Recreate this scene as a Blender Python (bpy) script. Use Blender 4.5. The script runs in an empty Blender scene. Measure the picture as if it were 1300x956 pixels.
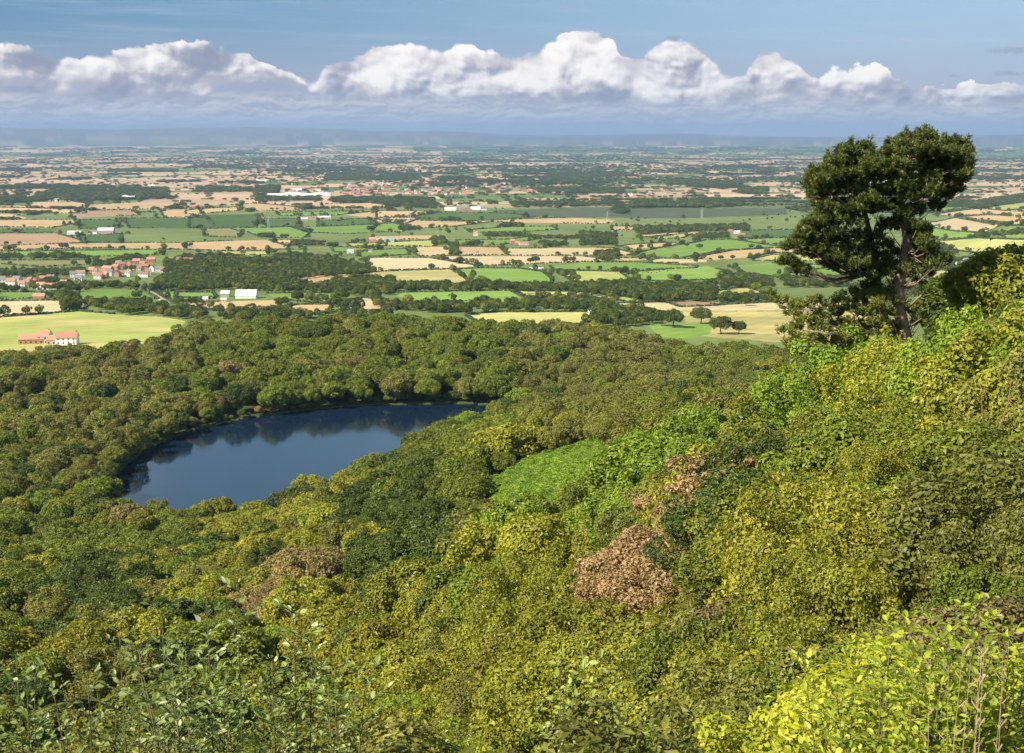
import bpy, math, random
import numpy as np
from mathutils import Vector, Matrix
rng = np.random.default_rng(7)
random.seed(7)
C = bpy.context.scene.collection
sc = bpy.context.scene
# ------------------------------------------------------------------ camera
F = 1700.0; PITCH = math.radians(10.2); CZ = 240.0
cam = bpy.data.cameras.new('camera'); camo = bpy.data.objects.new('camera', cam); C.objects.link(camo)
cam.sensor_width = 36.0; cam.sensor_fit = 'HORIZONTAL'; cam.lens = 36.0 * F / 1300.0
cam.clip_start = 0.3; cam.clip_end = 200000
camo.location = (0, 0, CZ); camo.rotation_euler = (math.pi/2 - PITCH, 0, 0)
sc.camera = camo
cp, sp = math.cos(PITCH), math.sin(PITCH)

def ray(px, py):
    v = (np.asarray(py, float) - 478.0)/F; u = (np.asarray(px, float) - 650.0)/F
    return u, cp - v*sp, -sp - v*cp
def slope(py, px=650):
    u, dy, dz = ray(px, py)
    return -dz/np.hypot(u, dy)
def project(x, y, z):
    z = z - CZ
    dep = y*cp - z*sp; up = y*sp + z*cp
    return 650 + F*x/dep, 478 - F*up/dep
def phi_of(px): return math.atan((px-650)/F/0.98)

# ------------------------------------------------------------------ terrain
def th(r):
    """typical height of the vegetation at distance r"""
    r = np.asarray(r, float)
    return np.clip(1.5+0.055*r, 2.0, 9.0) + 3.0*np.clip((r-480)/150, 0, 1)
VP = [(930,430),(1050,412),(1150,400),(1280,385),(1450,370),(1600,360),(1800,350),(2150,330),(2850,300),(3900,270),
      (4750,255),(5500,245),(7800,225),(11200,210),(15700,200)]
G = 'g'
NEARL = [(1,-1.7,G),(2,-1.8,G),(5,-3.2,G),(12,-7.6,G),(30,-18,G)]
NEARR = [(1,-1.7,G),(2,-2.2,G)]
COLS = {
 -60: NEARL+[(60,956),(100,866),(170,760),(270,705),(390,655),(480,-127,G),(640,-129,G),(700,-130,G),(760,440),(850,-136,G)],
 130: NEARL+[(60,956),(105,866),(180,760),(280,695),(380,662),(450,-128,G),(700,-130,G),(780,434),(860,-134,G)],
 300: NEARL+[(65,956),(115,866),(190,760),(290,690),(370,650),(405,-127,G),(430,-130,G),(640,-129,G),(720,-124,G),(820,400)],
 450: NEARL+[(60,956),(110,866),(160,760),(220,680),(300,622),(350,603),(420,-122,G),(450,-130,G),(640,-129,G),(720,-122,G),(820,393)],
 600: [(1,-1.7,G),(2,-2,G),(5,-4,G),(15,-10,G),(34,956),(50,866),(75,760),(95,700),(150,660),(210,620),(270,590),(320,560),(400,532),(500,-120,G),(560,-129,G),(650,-129,G),(730,-122,G),(820,405)],
 750: [(1,-1.7,G),(2,-2,G),(5,-4,G),(12,-8,G),(24,956),(32,866),(50,760),(65,700),(85,650),(130,620),(220,560),(280,522),(360,492),(500,-115,G),(600,-124,G),(700,-128,G),(820,413)],
 900: [(1,-1.7,G),(2,-2,G),(5,-4,G),(16,956),(22,866),(32,760),(50,650),(62,600),(80,550),(105,520),(170,492),(240,480),(330,-75,G),(500,-115,G),(700,470),(830,434)],
 1050: NEARR+[(10,956),(14,866),(20,760),(32,650),(50,550),(68,482),(100,-24,G),(200,-60,G),(450,-110,G),(750,-132,G)],
 1200: NEARR+[(7,956),(10,866),(15,760),(24,650),(36,550),(55,447),(72,385),(100,-20,G),(200,-60,G),(450,-110,G),(750,-132,G)],
 1360: NEARR+[(6.5,956),(9,866),(13,760),(20,650),(28,550),(38,440),(55,335),(75,268),(110,-16,G),(200,-55,G),(450,-105,G),(750,-132,G)],
}
PH0, PH1, NPH = -0.46, 0.46, 185
LR0, LR1, NLR = 0.0, math.log(15700), 420
phg = np.linspace(PH0, PH1, NPH); lrg = np.linspace(LR0, LR1, NLR)
colphi, colz = [], []
for px in sorted(COLS):
    L, Z = [], []
    for e in COLS[px] + VP:
        r = e[0]
        if len(e) == 3: z = e[1]
        else:
            z = -slope(e[1])*r
            if r < 900: z -= float(th(r))
        L.append(math.log(r)); Z.append(z)
    colphi.append(phi_of(px)); colz.append(np.interp(lrg, L, Z))
colz = np.array(colz); colphi = np.array(colphi)
HG = np.array([[0.0]*NLR]*NPH)
for j in range(NLR): HG[:, j] = np.interp(phg, colphi, colz[:, j])
def blur(a, n, axis):
    k = np.array([1, 2, 1])/4.0
    for _ in range(n):
        p = np.concatenate([np.take(a, [0], axis), a, np.take(a, [-1], axis)], axis)
        s = [slice(None)]*2; out = 0
        for i in range(3):
            s[axis] = slice(i, i+a.shape[axis]); out = out + k[i]*p[tuple(s)]
        a = out
    return a
HG = blur(blur(HG, 40, 0), 4, 1)

def hash2(a, b, s=0.0):
    v = np.sin(np.asarray(a, float)*127.1 + np.asarray(b, float)*311.7 + s*74.7)*43758.5453
    return v - np.floor(v)
def vnoise(x, y, s=0.0):
    xi, yi = np.floor(x), np.floor(y); xf, yf = x-xi, y-yi
    xf = xf*xf*(3-2*xf); yf = yf*yf*(3-2*yf)
    a = hash2(xi, yi, s); b = hash2(xi+1, yi, s); c = hash2(xi, yi+1, s); d = hash2(xi+1, yi+1, s)
    return (a*(1-xf)+b*xf)*(1-yf) + (c*(1-xf)+d*xf)*yf
def fbm(x, y, o=4, s=0.0):
    t = 0; a = .5
    for i in range(o):
        t = t + a*vnoise(x*2**i, y*2**i, s+i); a *= .5
    return t
# skyline of the far moors, as the height of the ridge (py of the photograph) by bearing
SKX = np.array([-400,0,150,200,260,330,400,440,475,560,640,700,760,800,860,890,905,935,1000,1080,1200,1300,1700])
SKY = np.array([165,162.5,164.5,163,162.5,161.5,162.5,164,166.5,166,170,172,170.8,169.6,169,169.4,171,175.5,176.5,175,172,170,170])
MEADOW_PHI, MEADOW_R = phi_of(700), 180.0
def mmask(phi, r):
    return np.exp(-(np.abs(phi-MEADOW_PHI)/.050)**3 - (np.abs(np.log(np.maximum(r,1)/MEADOW_R))/.36)**3)
def H(x, y):
    x = np.asarray(x, float); y = np.asarray(y, float)
    r = np.maximum(np.hypot(x, y), 1.0); phi = np.arctan2(x, y)
    pc = np.clip(phi, PH0, PH1-1e-6); lr = np.clip(np.log(r), LR0, LR1-1e-6)
    a = (pc-PH0)/(PH1-PH0)*(NPH-1); b = (lr-LR0)/(LR1-LR0)*(NLR-1)
    i = np.clip(a.astype(int), 0, NPH-2); j = np.clip(b.astype(int), 0, NLR-2); fa = a-i; fb = b-j
    z = (HG[i,j]*(1-fa)+HG[i+1,j]*fa)*(1-fb) + (HG[i,j+1]*(1-fa)+HG[i+1,j+1]*fa)*fb
    # behind the viewpoint the plateau of the scarp carries on
    bl = np.clip((np.abs(phi)-0.7)/0.8, 0, 1); bl = bl*bl*(3-2*bl)
    z = z*(1-bl) + (-1.7)*bl
    m = mmask(phi, r)
    z = z + m*7.2
    # rolling vale
    far = np.clip((r-1000)/1500, 0, 1)*(1-bl)
    z = z + far*(fbm(x/900, y/900, 3)-.44)*9
    # hillside coming in from the right
    px = 650 + 1727*np.tan(np.clip(phi, -1.2, 1.2))
    hm = np.clip((px-1150)/210, 0, 1.6); hm = hm*hm*np.exp(-((r-2750)/620)**2)
    z = z + 105*hm*(1-bl)
    hm2 = np.clip((px-1170)/300, 0, 1.3)*np.exp(-((r-2000)/500)**2)
    z = z + 22*hm2*(1-bl)
    # low hills and the far moors
    z = z + (1-bl)*np.exp(-((r-26000)/4200)**2)*(25+95*fbm(px/160, r/9000, 3, 5.0))
    sky = np.interp(px, SKX, SKY)
    top = -slope(sky)*47000.0
    rough = 16*(fbm(px/23, r/2500, 4, 3.0)-.45)
    z = np.where(r > 20000, z + (top+240+rough)*np.exp(-np.abs((r-47000)/6500)**2.2)*(1-bl), z)
    z = z + (1-bl)*np.exp(-((r-38000)/3200)**2)*(150+110*fbm(px/120+9, r/9000, 3, 8.0))*np.clip((SKX.shape[0]>0),0,1)
    # lake basin
    if ((r > 600) & (r < 760)).any():
        z = np.where((r > 600) & (r < 760) & (np.abs(phi) < .3), np.minimum(z, -129.4 + np.clip(r-648, 0, 200)*.09), z)
    if ((r > 380) & (r < 700)).any(): z = np.where((r > 380) & (r < 700), np.where(in_lake(x, y), np.minimum(z, -132.5), np.where(near_lake(x,y), np.maximum(z, -129.6), z)), z)
    return z + CZ
def pip(x, y, poly):
    x = np.asarray(x, float); y = np.asarray(y, float)
    ins = np.zeros(x.shape, bool)
    n = len(poly)
    for k in range(n):
        x1, y1 = poly[k]; x2, y2 = poly[(k+1) % n]
        if y1 == y2: continue
        c = ((y1 > y) != (y2 > y)) & (x < (x2-x1)*(y-y1)/(y2-y1)+x1)
        ins ^= c
    return ins
LAKE_Z = CZ-130.0
def lake_pt(px, py):
    u, dy, dz = ray(px, py); s = (LAKE_Z-CZ)/dz
    return (float(u*s), float(dy*s))
LAKE = [lake_pt(*p) for p in [(132,640),(138,618),(160,590),(195,566),(250,544),(320,530),(400,520),(450,516),(520,513),(600,513),(632,516),(650,524),(640,540),(600,556),(545,582),(450,622),(400,640),(350,655),(300,668),(225,680),(170,668)]]
def smooth_poly(P, it=2):
    for _ in range(it):
        Q = []
        for k in range(len(P)):
            a, b = P[k], P[(k+1) % len(P)]
            Q += [(a[0]*.75+b[0]*.25, a[1]*.75+b[1]*.25), (a[0]*.25+b[0]*.75, a[1]*.25+b[1]*.75)]
        P = Q
    return P
LAKE = smooth_poly(LAKE)
lcx = sum(p[0] for p in LAKE)/len(LAKE); lcy = sum(p[1] for p in LAKE)/len(LAKE)
LAKE_BIG = [(lcx+(p[0]-lcx)*1.25, lcy+(p[1]-lcy)*1.25) for p in LAKE]
def in_lake(x, y): return pip(x, y, LAKE)
def near_lake(x, y): return pip(x, y, LAKE_BIG)

def ground_hit(px, py, r0=850.0, r1=56000.0, nstep=500):
    """where the ray through (px,py) meets the ground beyond r0; arrays allowed"""
    px = np.atleast_1d(np.asarray(px, float)); py = np.atleast_1d(np.asarray(py, float))
    u, dy, dz = ray(px, py); hd = np.hypot(u, dy)
    rs = np.exp(np.linspace(math.log(r0), math.log(r1), nstep))
    R = np.full(px.shape, np.nan)
    for k in range(len(rs)-1):
        s = rs[k+1]/hd
        zz = CZ + dz*s
        hit = (zz <= H(u*s, dy*s)) & np.isnan(R)
        R[hit] = rs[k+1]
    lo = np.where(np.isnan(R), r1, R)*(rs[0]/rs[1]); hi = np.where(np.isnan(R), r1, R)
    for _ in range(12):
        mid = (lo+hi)/2; s = mid/hd
        below = (CZ+dz*s) <= H(u*s, dy*s)
        hi = np.where(below, mid, hi); lo = np.where(below, lo, mid)
    s = hi/hd
    return u*s, dy*s

# ------------------------------------------------------------------ traced fields of the near vale
ZO = {'A': (0,250,4.781), 'B': (240,250,4.781), 'C': (480,250,4.781), 'D': (720,250,4.781), 'E': (1040,230,4.781), 'Z': (800,130,2.6)}
def P(panel, *xy):
    ox, oy, s = ZO[panel]
    return [(ox+xy[i]/s, oy+xy[i+1]/s) for i in range(0, len(xy), 2)]
FIELDS = [  # (class, pixel outline, what it is)
 ('Y', P('A',-100,740,480,693,700,712,1000,730,1130,752,1060,830,870,900,470,930,150,990,-100,1040)),
 ('P', P('A',-60,634,370,628,392,700,250,712,-60,727)),
 ('P', P('A',470,637,560,635,505,682,478,690)),
 ('G', P('A',-60,578,310,578,310,612,-60,626)),
 ('G', P('A',470,565,860,560,960,620,470,630)),
 ('L', P('A',856,556,905,556,1025,640,985,642)),
 ('G', P('A',935,570,1380,580,1400,612,1240,620,1050,637)),
 ('T', P('B',-110,645,0,640,530,628,550,670,400,690,150,692,0,662)),
 ('O', P('A',-60,386,540,383,535,412,250,425,-60,402)),
 ('G', P('A',-60,332,1000,320,990,352,600,362,-60,362)),
 ('g', P('A',250,313,750,310,750,322,250,328)),
 ('T', P('A',-60,298,520,280,1243,278,1290,326,1040,318,750,308,-60,326)),
 ('B', P('A',-60,222,340,220,485,262,500,278,300,288,-60,292)),
 ('g', P('A',-60,200,320,195,330,216,-60,220)),
 ('T', P('A',-60,140,450,138,462,158,330,186,-60,181)),
 ('T', P('A',-60,100,60,102,175,132,-60,136)),
 ('T', P('A',170,30,450,30,545,44,510,74,420,72,190,66)),
 ('T', P('A',-60,64,180,68,520,80,520,100,300,98,-60,96)),
 ('T', P('A',525,46,1000,30,1115,44,1000,72,700,76,530,80)),
 ('B', P('A',430,100,520,84,800,80,850,110,640,120,440,130)),
 ('g', P('A',480,140,730,140,722,190,480,195)),
 ('g', P('A',470,236,740,225,745,280,560,278,482,256)),
 ('g', P('A',745,130,1243,127,1320,190,785,190)),
 ('T', P('A',970,80,1200,68,1243,118,1000,126)),
 ('g', P('B',70,112,400,106,432,130,405,184,0,190,0,132)),
 ('O', P('B',85,195,250,190,330,220,300,246,92,240)),
 ('G', P('B',305,190,620,183,732,220,700,246,540,250,405,235)),
 ('G', P('B',625,184,900,178,1243,160,1330,166,1300,210,950,225,742,216)),
 ('g', P('B',422,131,660,130,682,178,480,186)),
 ('g', P('B',780,146,1080,131,1125,166,780,178)),
 ('G', P('B',530,97,700,91,980,88,990,100,900,112,560,116)),
 ('T', P('B',930,107,1150,86,1380,86,1330,118,1090,126)),
 ('T', P('B',1092,131,1243,127,1400,128,1330,158,1130,152)),
 ('T', P('B',310,46,430,40,640,60,705,82,430,86,322,80)),
 ('T', P('B',800,46,1100,35,1195,50,1190,70,820,70)),
 ('T', P('B',-20,104,60,104,300,84,320,62,60,72,-20,84)),
 ('T', P('B',-20,276,130,270,470,261,605,300,590,316,470,326,130,326,-20,322)),
 ('T', P('B',490,262,632,260,622,281,520,279)),
 ('Y', P('B',180,330,480,328,480,352,190,352)),
 ('G', P('B',600,320,702,318,702,346,620,341)),
 ('Y', P('B',960,281,1200,280,1192,299,970,299)),
 ('G', P('B',860,301,1090,311,1090,331,880,336)),
 ('G', P('C',-120,330,0,320,180,314,192,350,0,362,-130,362)),
 ('T2', P('C',-92,374,0,369,310,370,600,420,450,431,0,450,-20,452)),
 ('T', P('B',580,491,1020,462,1052,480,1030,520,820,541,760,536,680,502)),
 ('O2', P('C',-80,462,0,453,450,439,532,505,510,520,50,510,-70,500)),
 ('G', P('B',470,586,720,582,890,582,905,640,860,652,540,622)),
 ('T', P('B',600,656,870,651,842,702,650,712)),
 ('T2', P('B',960,632,1060,611,1243,640,1500,646,1480,660,1330,664,1240,690,1010,692,950,682)),
 ('G', P('B',-80,580,150,580,166,610,-80,612)),
 ('Gb', P('C',90,581,800,567,872,605,800,630,700,646,560,632,250,632,120,602)),
 ('Y', P('C',825,571,1243,575,1303,575,1393,590,1640,627,1570,642,1390,622,1243,600,1080,622,890,601)),
 ('YY', P('C',530,716,700,700,1243,698,1413,710,1380,740,1243,770,1120,790,800,790,600,760)),
 ('Gb', P('C',485,441,620,431,860,435,1000,455,1062,500,1050,525,930,528,800,520,640,520,540,503)),
 ('T2', P('C',345,361,800,359,1243,362,1400,376,1380,392,1243,395,1040,402,850,411,640,421,500,401)),
 ('G', P('C',1040,421,1243,398,1540,395,1940,420,1930,431,1540,446,1243,446,1080,446)),
 ('Y', P('C',1090,452,1243,449,1520,456,1590,496,1390,516,1243,520,1180,512)),
 ('T', P('C',190,309,440,300,440,356,255,361,205,332)),
 ('T', P('C',480,300,740,306,782,350,480,356)),
 ('P', P('C',762,314,1243,308,1423,310,1580,350,1440,358,1243,356,792,356)),
 ('G', P('C',472,263,800,258,920,240,985,250,900,270,740,291,482,295)),
 ('G', P('C',540,202,800,181,1060,180,1092,200,900,211,560,216)),
 ('g', P('C',205,120,380,93,800,100,955,121,700,141,500,143,250,136)),
 ('T', P('C',-10,82,370,90,205,119,-10,126)),
 ('T', P('C',-10,136,500,150,1060,128,1243,130,1440,140,1400,166,1243,161,900,160,700,151,450,181,225,191,100,160)),
 ('G', P('C',0,161,100,162,205,182,120,206,-40,211)),
 ('T', P('C',-30,240,330,232,422,246,330,256,-30,262)),
 ('Y', P('C',20,276,330,263,350,300,190,302,0,297)),
 ('M', P('C',650,84,1243,64,1663,70,2483,68,2483,108,2100,122,1800,132,1243,124,960,118)),
 ('T', P('D',270,179,412,178,402,200,270,201)),
 ('T', P('D',430,231,800,206,802,220,650,236,470,246)),
 ('Y', P('D',520,240,700,224,760,224,700,250,540,256)),
 ('T', P('D',380,291,600,276,692,286,500,311,400,316,310,301)),
 ('G', P('D',380,352,550,311,780,276,840,262,1000,258,1243,296,1500,300,1500,312,1243,309,950,325,750,361,700,371,420,363)),
 ('G', P('D',1040,261,1243,250,1600,250,1600,286,1243,286,1150,281)),
 ('g', P('D',1060,206,1243,200,1600,196,1600,242,1243,245,1050,250)),
 ('T', P('D',752,371,1000,326,1243,311,1600,314,1600,340,1243,341,1100,366,900,383)),
 ('Y', P('D',1130,376,1243,351,1600,350,1600,390,1243,391,1130,389)),
 ('T', P('D',280,371,500,371,490,383,290,389)),
 ('P', P('D',500,386,560,374,850,381,850,395,760,401,520,401)),
 ('Gb', P('D',980,421,1243,402,1700,420,1700,478,1243,482,1080,461)),
 ('Gb', P('D',330,461,850,420,960,450,982,476,900,502,620,512,500,512,370,491)),
 ('Y', P('D',900,571,1080,546,1182,576,1110,612,900,601)),
 ('P', P('D',300,646,640,637,950,655,1243,640,1900,640,1900,664,1243,690,1000,691,560,692,430,666)),
 ('B', P('D',600,640,760,634,940,637,960,655,880,662,690,668)),
 ('O2', P('D',700,694,1243,695,1900,672,1900,880,1243,880,1150,870,1000,860,740,840,720,760)),
 ('Gb', P('D',480,740,600,780,760,766,880,768,870,830,740,860,560,850,500,790)),
 ('G', P('Z',330,541,500,531,700,545,900,562,700,590,400,575)),
 ('G', P('E',-200,560,100,520,400,540,440,570,100,600,-200,610)),
 ('Y', P('E',1020,162,1243,119,1360,100,1360,150,1130,181,1040,171)),
 ('T', P('E',800,186,960,168,1243,186,1360,196,1360,214,1243,214,1020,201,830,214,690,206)),
 ('T', P('E',830,218,1020,205,1243,217,1360,222,1360,262,1243,272,1100,268)),
 ('T2', P('E',600,240,700,250,825,222,1100,271,1000,316,800,301,700,282)),
 ('Gb', P('E',570,275,680,286,1005,320,1000,341,680,356,570,332)),
 ('G', P('E',1110,331,1243,311,1360,300,1360,345,1130,346)),
 ('Y', P('E',700,366,960,346,1243,356,1360,350,1360,400,1000,441,820,421,700,381)),
 ('Y', P('E',650,431,820,431,802,461,720,482,650,462)),
 ('O2', P('E',590,561,750,541,932,571,880,616,740,601,600,581)),
 ('G', P('E',600,601,760,621,860,641,802,656,620,641)),
 ('G', P('E',690,166,860,151,882,170,700,191)),
]
FC = {'T': (.49,.345,.170), 'T2': (.53,.40,.225), 'B': (.35,.235,.13), 'P': (.52,.42,.22), 'YY': (.48,.46,.15), 'Y': (.34,.36,.10), 'G': (.155,.245,.045), 'Gb': (.20,.31,.055),
      'g': (.075,.120,.03), 'O': (.21,.20,.075), 'O2': (.36,.32,.12), 'M': (.085,.100,.050), 'L': (.40,.33,.26), 'W': (.035,.055,.022), 'R': (.16,.20,.06)}
FW = []   # world outlines
_pp = []; _n = []
for cls, poly in FIELDS:
    # subdivide the sides so that draped hedges follow the ground
    pp = []
    for k in range(len(poly)):
        a, b = poly[k], poly[(k+1) % len(poly)]
        n = max(1, int(math.hypot(a[0]-b[0], (a[1]-b[1])*3)/14))
        for q in range(n): pp.append((a[0]+(b[0]-a[0])*q/n, min(446, a[1]+(b[1]-a[1])*q/n)))
    _pp += pp; _n.append(len(pp))
_X, _Y = ground_hit([p[0] for p in _pp], [p[1] for p in _pp], 850, 9000, 350)
_k = 0
for (cls, poly), n in zip(FIELDS, _n):
    FW.append((cls, list(zip(_X[_k:_k+n].tolist(), _Y[_k:_k+n].tolist())))); _k += n

# patchwork of the far vale: long strips in rows, rotated a little
ROT = math.radians(9)
def uv_of(x, y):
    u = x*math.cos(ROT)+y*math.sin(ROT); v = -x*math.sin(ROT)+y*math.cos(ROT)
    v = v + 70*np.sin(u/830.0) + 45*np.sin(u/370.0+1.3)
    return u, v
def xy_of(u, v):
    v = v - (70*np.sin(u/830.0) + 45*np.sin(u/370.0+1.3))
    return u*math.cos(ROT)-v*math.sin(ROT), u*math.sin(ROT)+v*math.cos(ROT)
ROWH = 235.0
def cell_of(u, v):
    row = np.floor(v/ROWH); w = 170+330*hash2(row, 3.3); off = hash2(row, 9.1)*500
    col = np.floor((u+off)/w)
    return row, col, w, off
def patch_colour(x, y, r):
    u, v = uv_of(x, y); row, col, w, off = cell_of(u, v)
    h = hash2(row, col, 1.0); h2 = hash2(row, col, 2.0)
    px = 650 + 1727*x/np.maximum(y, 1)
    big = fbm(x/2600, y/1700, 3, 11.0)
    ptan = np.interp(r, [4000, 5500, 8000, 13000, 18000, 24000, 60000], [.40, .64, .68, .52, .28, .18, .1]) + np.where(px < 560, .12, -.10) + (big-.45)*1.2
    pw = np.interp(r, [4000, 8000, 14000, 20000, 60000], [.10, .10, .18, .30, .40])
    out = np.zeros(x.shape+(3,))
    tan = np.stack([.38+.18*h2, .265+.13*h2, .16+.08*h2], -1)
    grn = np.stack([.075+.07*h2, .12+.08*h2, .035+.02*h2], -1)
    wod = np.broadcast_to(np.array(FC['W']), out.shape)
    isT = h < ptan; isW = (~isT) & (h > 1-pw)
    out = np.where(isT[..., None], tan, np.where(isW[..., None], wod, grn))
    # heather moor and rough grazing on the far hills
    k = np.clip((r-29000)/9000, 0, 1)[..., None]*(.80+.20*np.clip((fbm(x/2200, y/2600, 3, 41.0)-.36)*7, 0, 1))[..., None]
    moor = np.stack([.085+.05*big, .068+.05*big, .06+0*big], -1)
    out = out*(1-k*.93) + moor*k*.93
    return out, isW, isT

# ---- mesh helpers
def mesh_np(name, V, Fq, smooth=False, attrs=None, corner=4):
    me = bpy.data.meshes.new(name)
    V = np.asarray(V, np.float32); Fq = np.asarray(Fq, np.int32)
    n = len(Fq); c = Fq.shape[1]
    me.vertices.add(len(V)); me.vertices.foreach_set('co', V.ravel())
    me.loops.add(n*c); me.loops.foreach_set('vertex_index', Fq.ravel())
    me.polygons.add(n); me.polygons.foreach_set('loop_start', np.arange(n, dtype=np.int32)*c)
    try: me.polygons.foreach_set('loop_total', np.full(n, c, np.int32))
    except Exception: pass
    me.polygons.foreach_set('use_smooth', np.full(n, smooth, bool))
    for an, (typ, dom, arr) in (attrs or {}).items():
        a = me.attributes.new(an, typ, dom)
        arr = np.asarray(arr, np.float32)
        if typ == 'FLOAT_COLOR':
            if arr.shape[1] == 3: arr = np.concatenate([arr, np.ones((len(arr), 1), np.float32)], 1)
            a.data.foreach_set('color', arr.ravel())
        else: a.data.foreach_set('value', arr.ravel())
    me.update(calc_edges=True)
    return me
def link(name, me, mat=None, parent=None, loc=None, **props):
    o = bpy.data.objects.new(name, me); C.objects.link(o)
    if mat is not None and me is not None and hasattr(me, 'materials') and len(me.materials) == 0: me.materials.append(mat)
    if parent is not None: o.parent = parent
    if loc is not None: o.location = loc
    for k, v in props.items(): o[k] = v
    return o
def tag(o, label=None, cat=None, group=None, kind=None):
    if label: o['label'] = label
    if cat: o['category'] = cat
    if group: o['group'] = group
    if kind: o['kind'] = kind
    return o
class Acc:
    """collects quads/tris into one mesh"""
    def __init__(s): s.v = []; s.f = []
    def add(s, verts, faces):
        b = len(s.v); s.v += [tuple(v) for v in verts]; s.f += [tuple(i+b for i in f) for f in faces]
    def box(s, x0, y0, z0, x1, y1, z1):
        s.add([(x0,y0,z0),(x1,y0,z0),(x1,y1,z0),(x0,y1,z0),(x0,y0,z1),(x1,y0,z1),(x1,y1,z1),(x0,y1,z1)],
              [(0,3,2,1),(4,5,6,7),(0,1,5,4),(1,2,6,5),(2,3,7,6),(3,0,4,7)])
    def tube(s, pts, radii, n=7):
        pts = [Vector(p) for p in pts]; b = len(s.v); vs = []; fs = []
        for i, p in enumerate(pts):
            d = (pts[min(i+1, len(pts)-1)]-pts[max(i-1, 0)]).normalized()
            a = d.orthogonal().normalized() if i == 0 else (pa - d*pa.dot(d)).normalized()
            pa = a; c = d.cross(a)
            for k in range(n):
                t = 2*math.pi*k/n
                vs.append(p + (a*math.cos(t)+c*math.sin(t))*radii[i])
        for i in range(len(pts)-1):
            for k in range(n):
                fs.append((i*n+k, i*n+(k+1) % n, (i+1)*n+(k+1) % n, (i+1)*n+k))
        fs.append(tuple(range(n))[::-1]); fs.append(tuple((len(pts)-1)*n+k for k in range(n)))
        s.add(vs, fs)
    def mesh(s, name, smooth=False):
        me = bpy.data.meshes.new(name); me.from_pydata(s.v, [], s.f); me.update()
        if smooth: me.polygons.foreach_set('use_smooth', [True]*len(me.polygons))
        return me

# ------------------------------------------------------------------ materials
def new_mat(name):
    m = bpy.data.materials.new(name); m.use_nodes = True; nt = m.node_tree
    for n in list(nt.nodes): nt.nodes.remove(n)
    out = nt.nodes.new('ShaderNodeOutputMaterial')
    return m, nt, out
def simple(name, col, rough=.8, spec=.3, var=.15, scale=2.0, bump=0.0, bscale=8.0):
    m, nt, out = new_mat(name); N = nt.nodes; L = nt.links
    b = N.new('ShaderNodeBsdfPrincipled'); b.inputs['Roughness'].default_value = rough; b.inputs['Specular IOR Level'].default_value = spec
    tc = N.new('ShaderNodeTexCoord'); no = N.new('ShaderNodeTexNoise'); no.inputs['Scale'].default_value = scale; no.inputs['Detail'].default_value = 5
    L.new(tc.outputs['Object'], no.inputs['Vector'])
    mx = N.new('ShaderNodeMix'); mx.data_type = 'RGBA'
    mx.inputs['A'].default_value = tuple(c*(1-var) for c in col)+(1,); mx.inputs['B'].default_value = tuple(min(1, c*(1+var)) for c in col)+(1,)
    L.new(no.outputs['Fac'], mx.inputs['Factor'])
    oi = N.new('ShaderNodeObjectInfo'); hs = N.new('ShaderNodeHueSaturation')
    mr = N.new('ShaderNodeMapRange'); mr.inputs['To Min'].default_value = 1-var; mr.inputs['To Max'].default_value = 1+var
    L.new(oi.outputs['Random'], mr.inputs['Value']); L.new(mr.outputs['Result'], hs.inputs['Value'])
    L.new(mx.outputs['Result'], hs.inputs['Color']); L.new(hs.outputs['Color'], b.inputs['Base Color'])
    if bump > 0:
        n2 = N.new('ShaderNodeTexNoise'); n2.inputs['Scale'].default_value = bscale; n2.inputs['Detail'].default_value = 6
        L.new(tc.outputs['Object'], n2.inputs['Vector'])
        bp = N.new('ShaderNodeBump'); bp.inputs['Strength'].default_value = bump; L.new(n2.outputs['Fac'], bp.inputs['Height']); L.new(bp.outputs['Normal'], b.inputs['Normal'])
    L.new(b.outputs[0], out.inputs[0])
    return m
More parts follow.
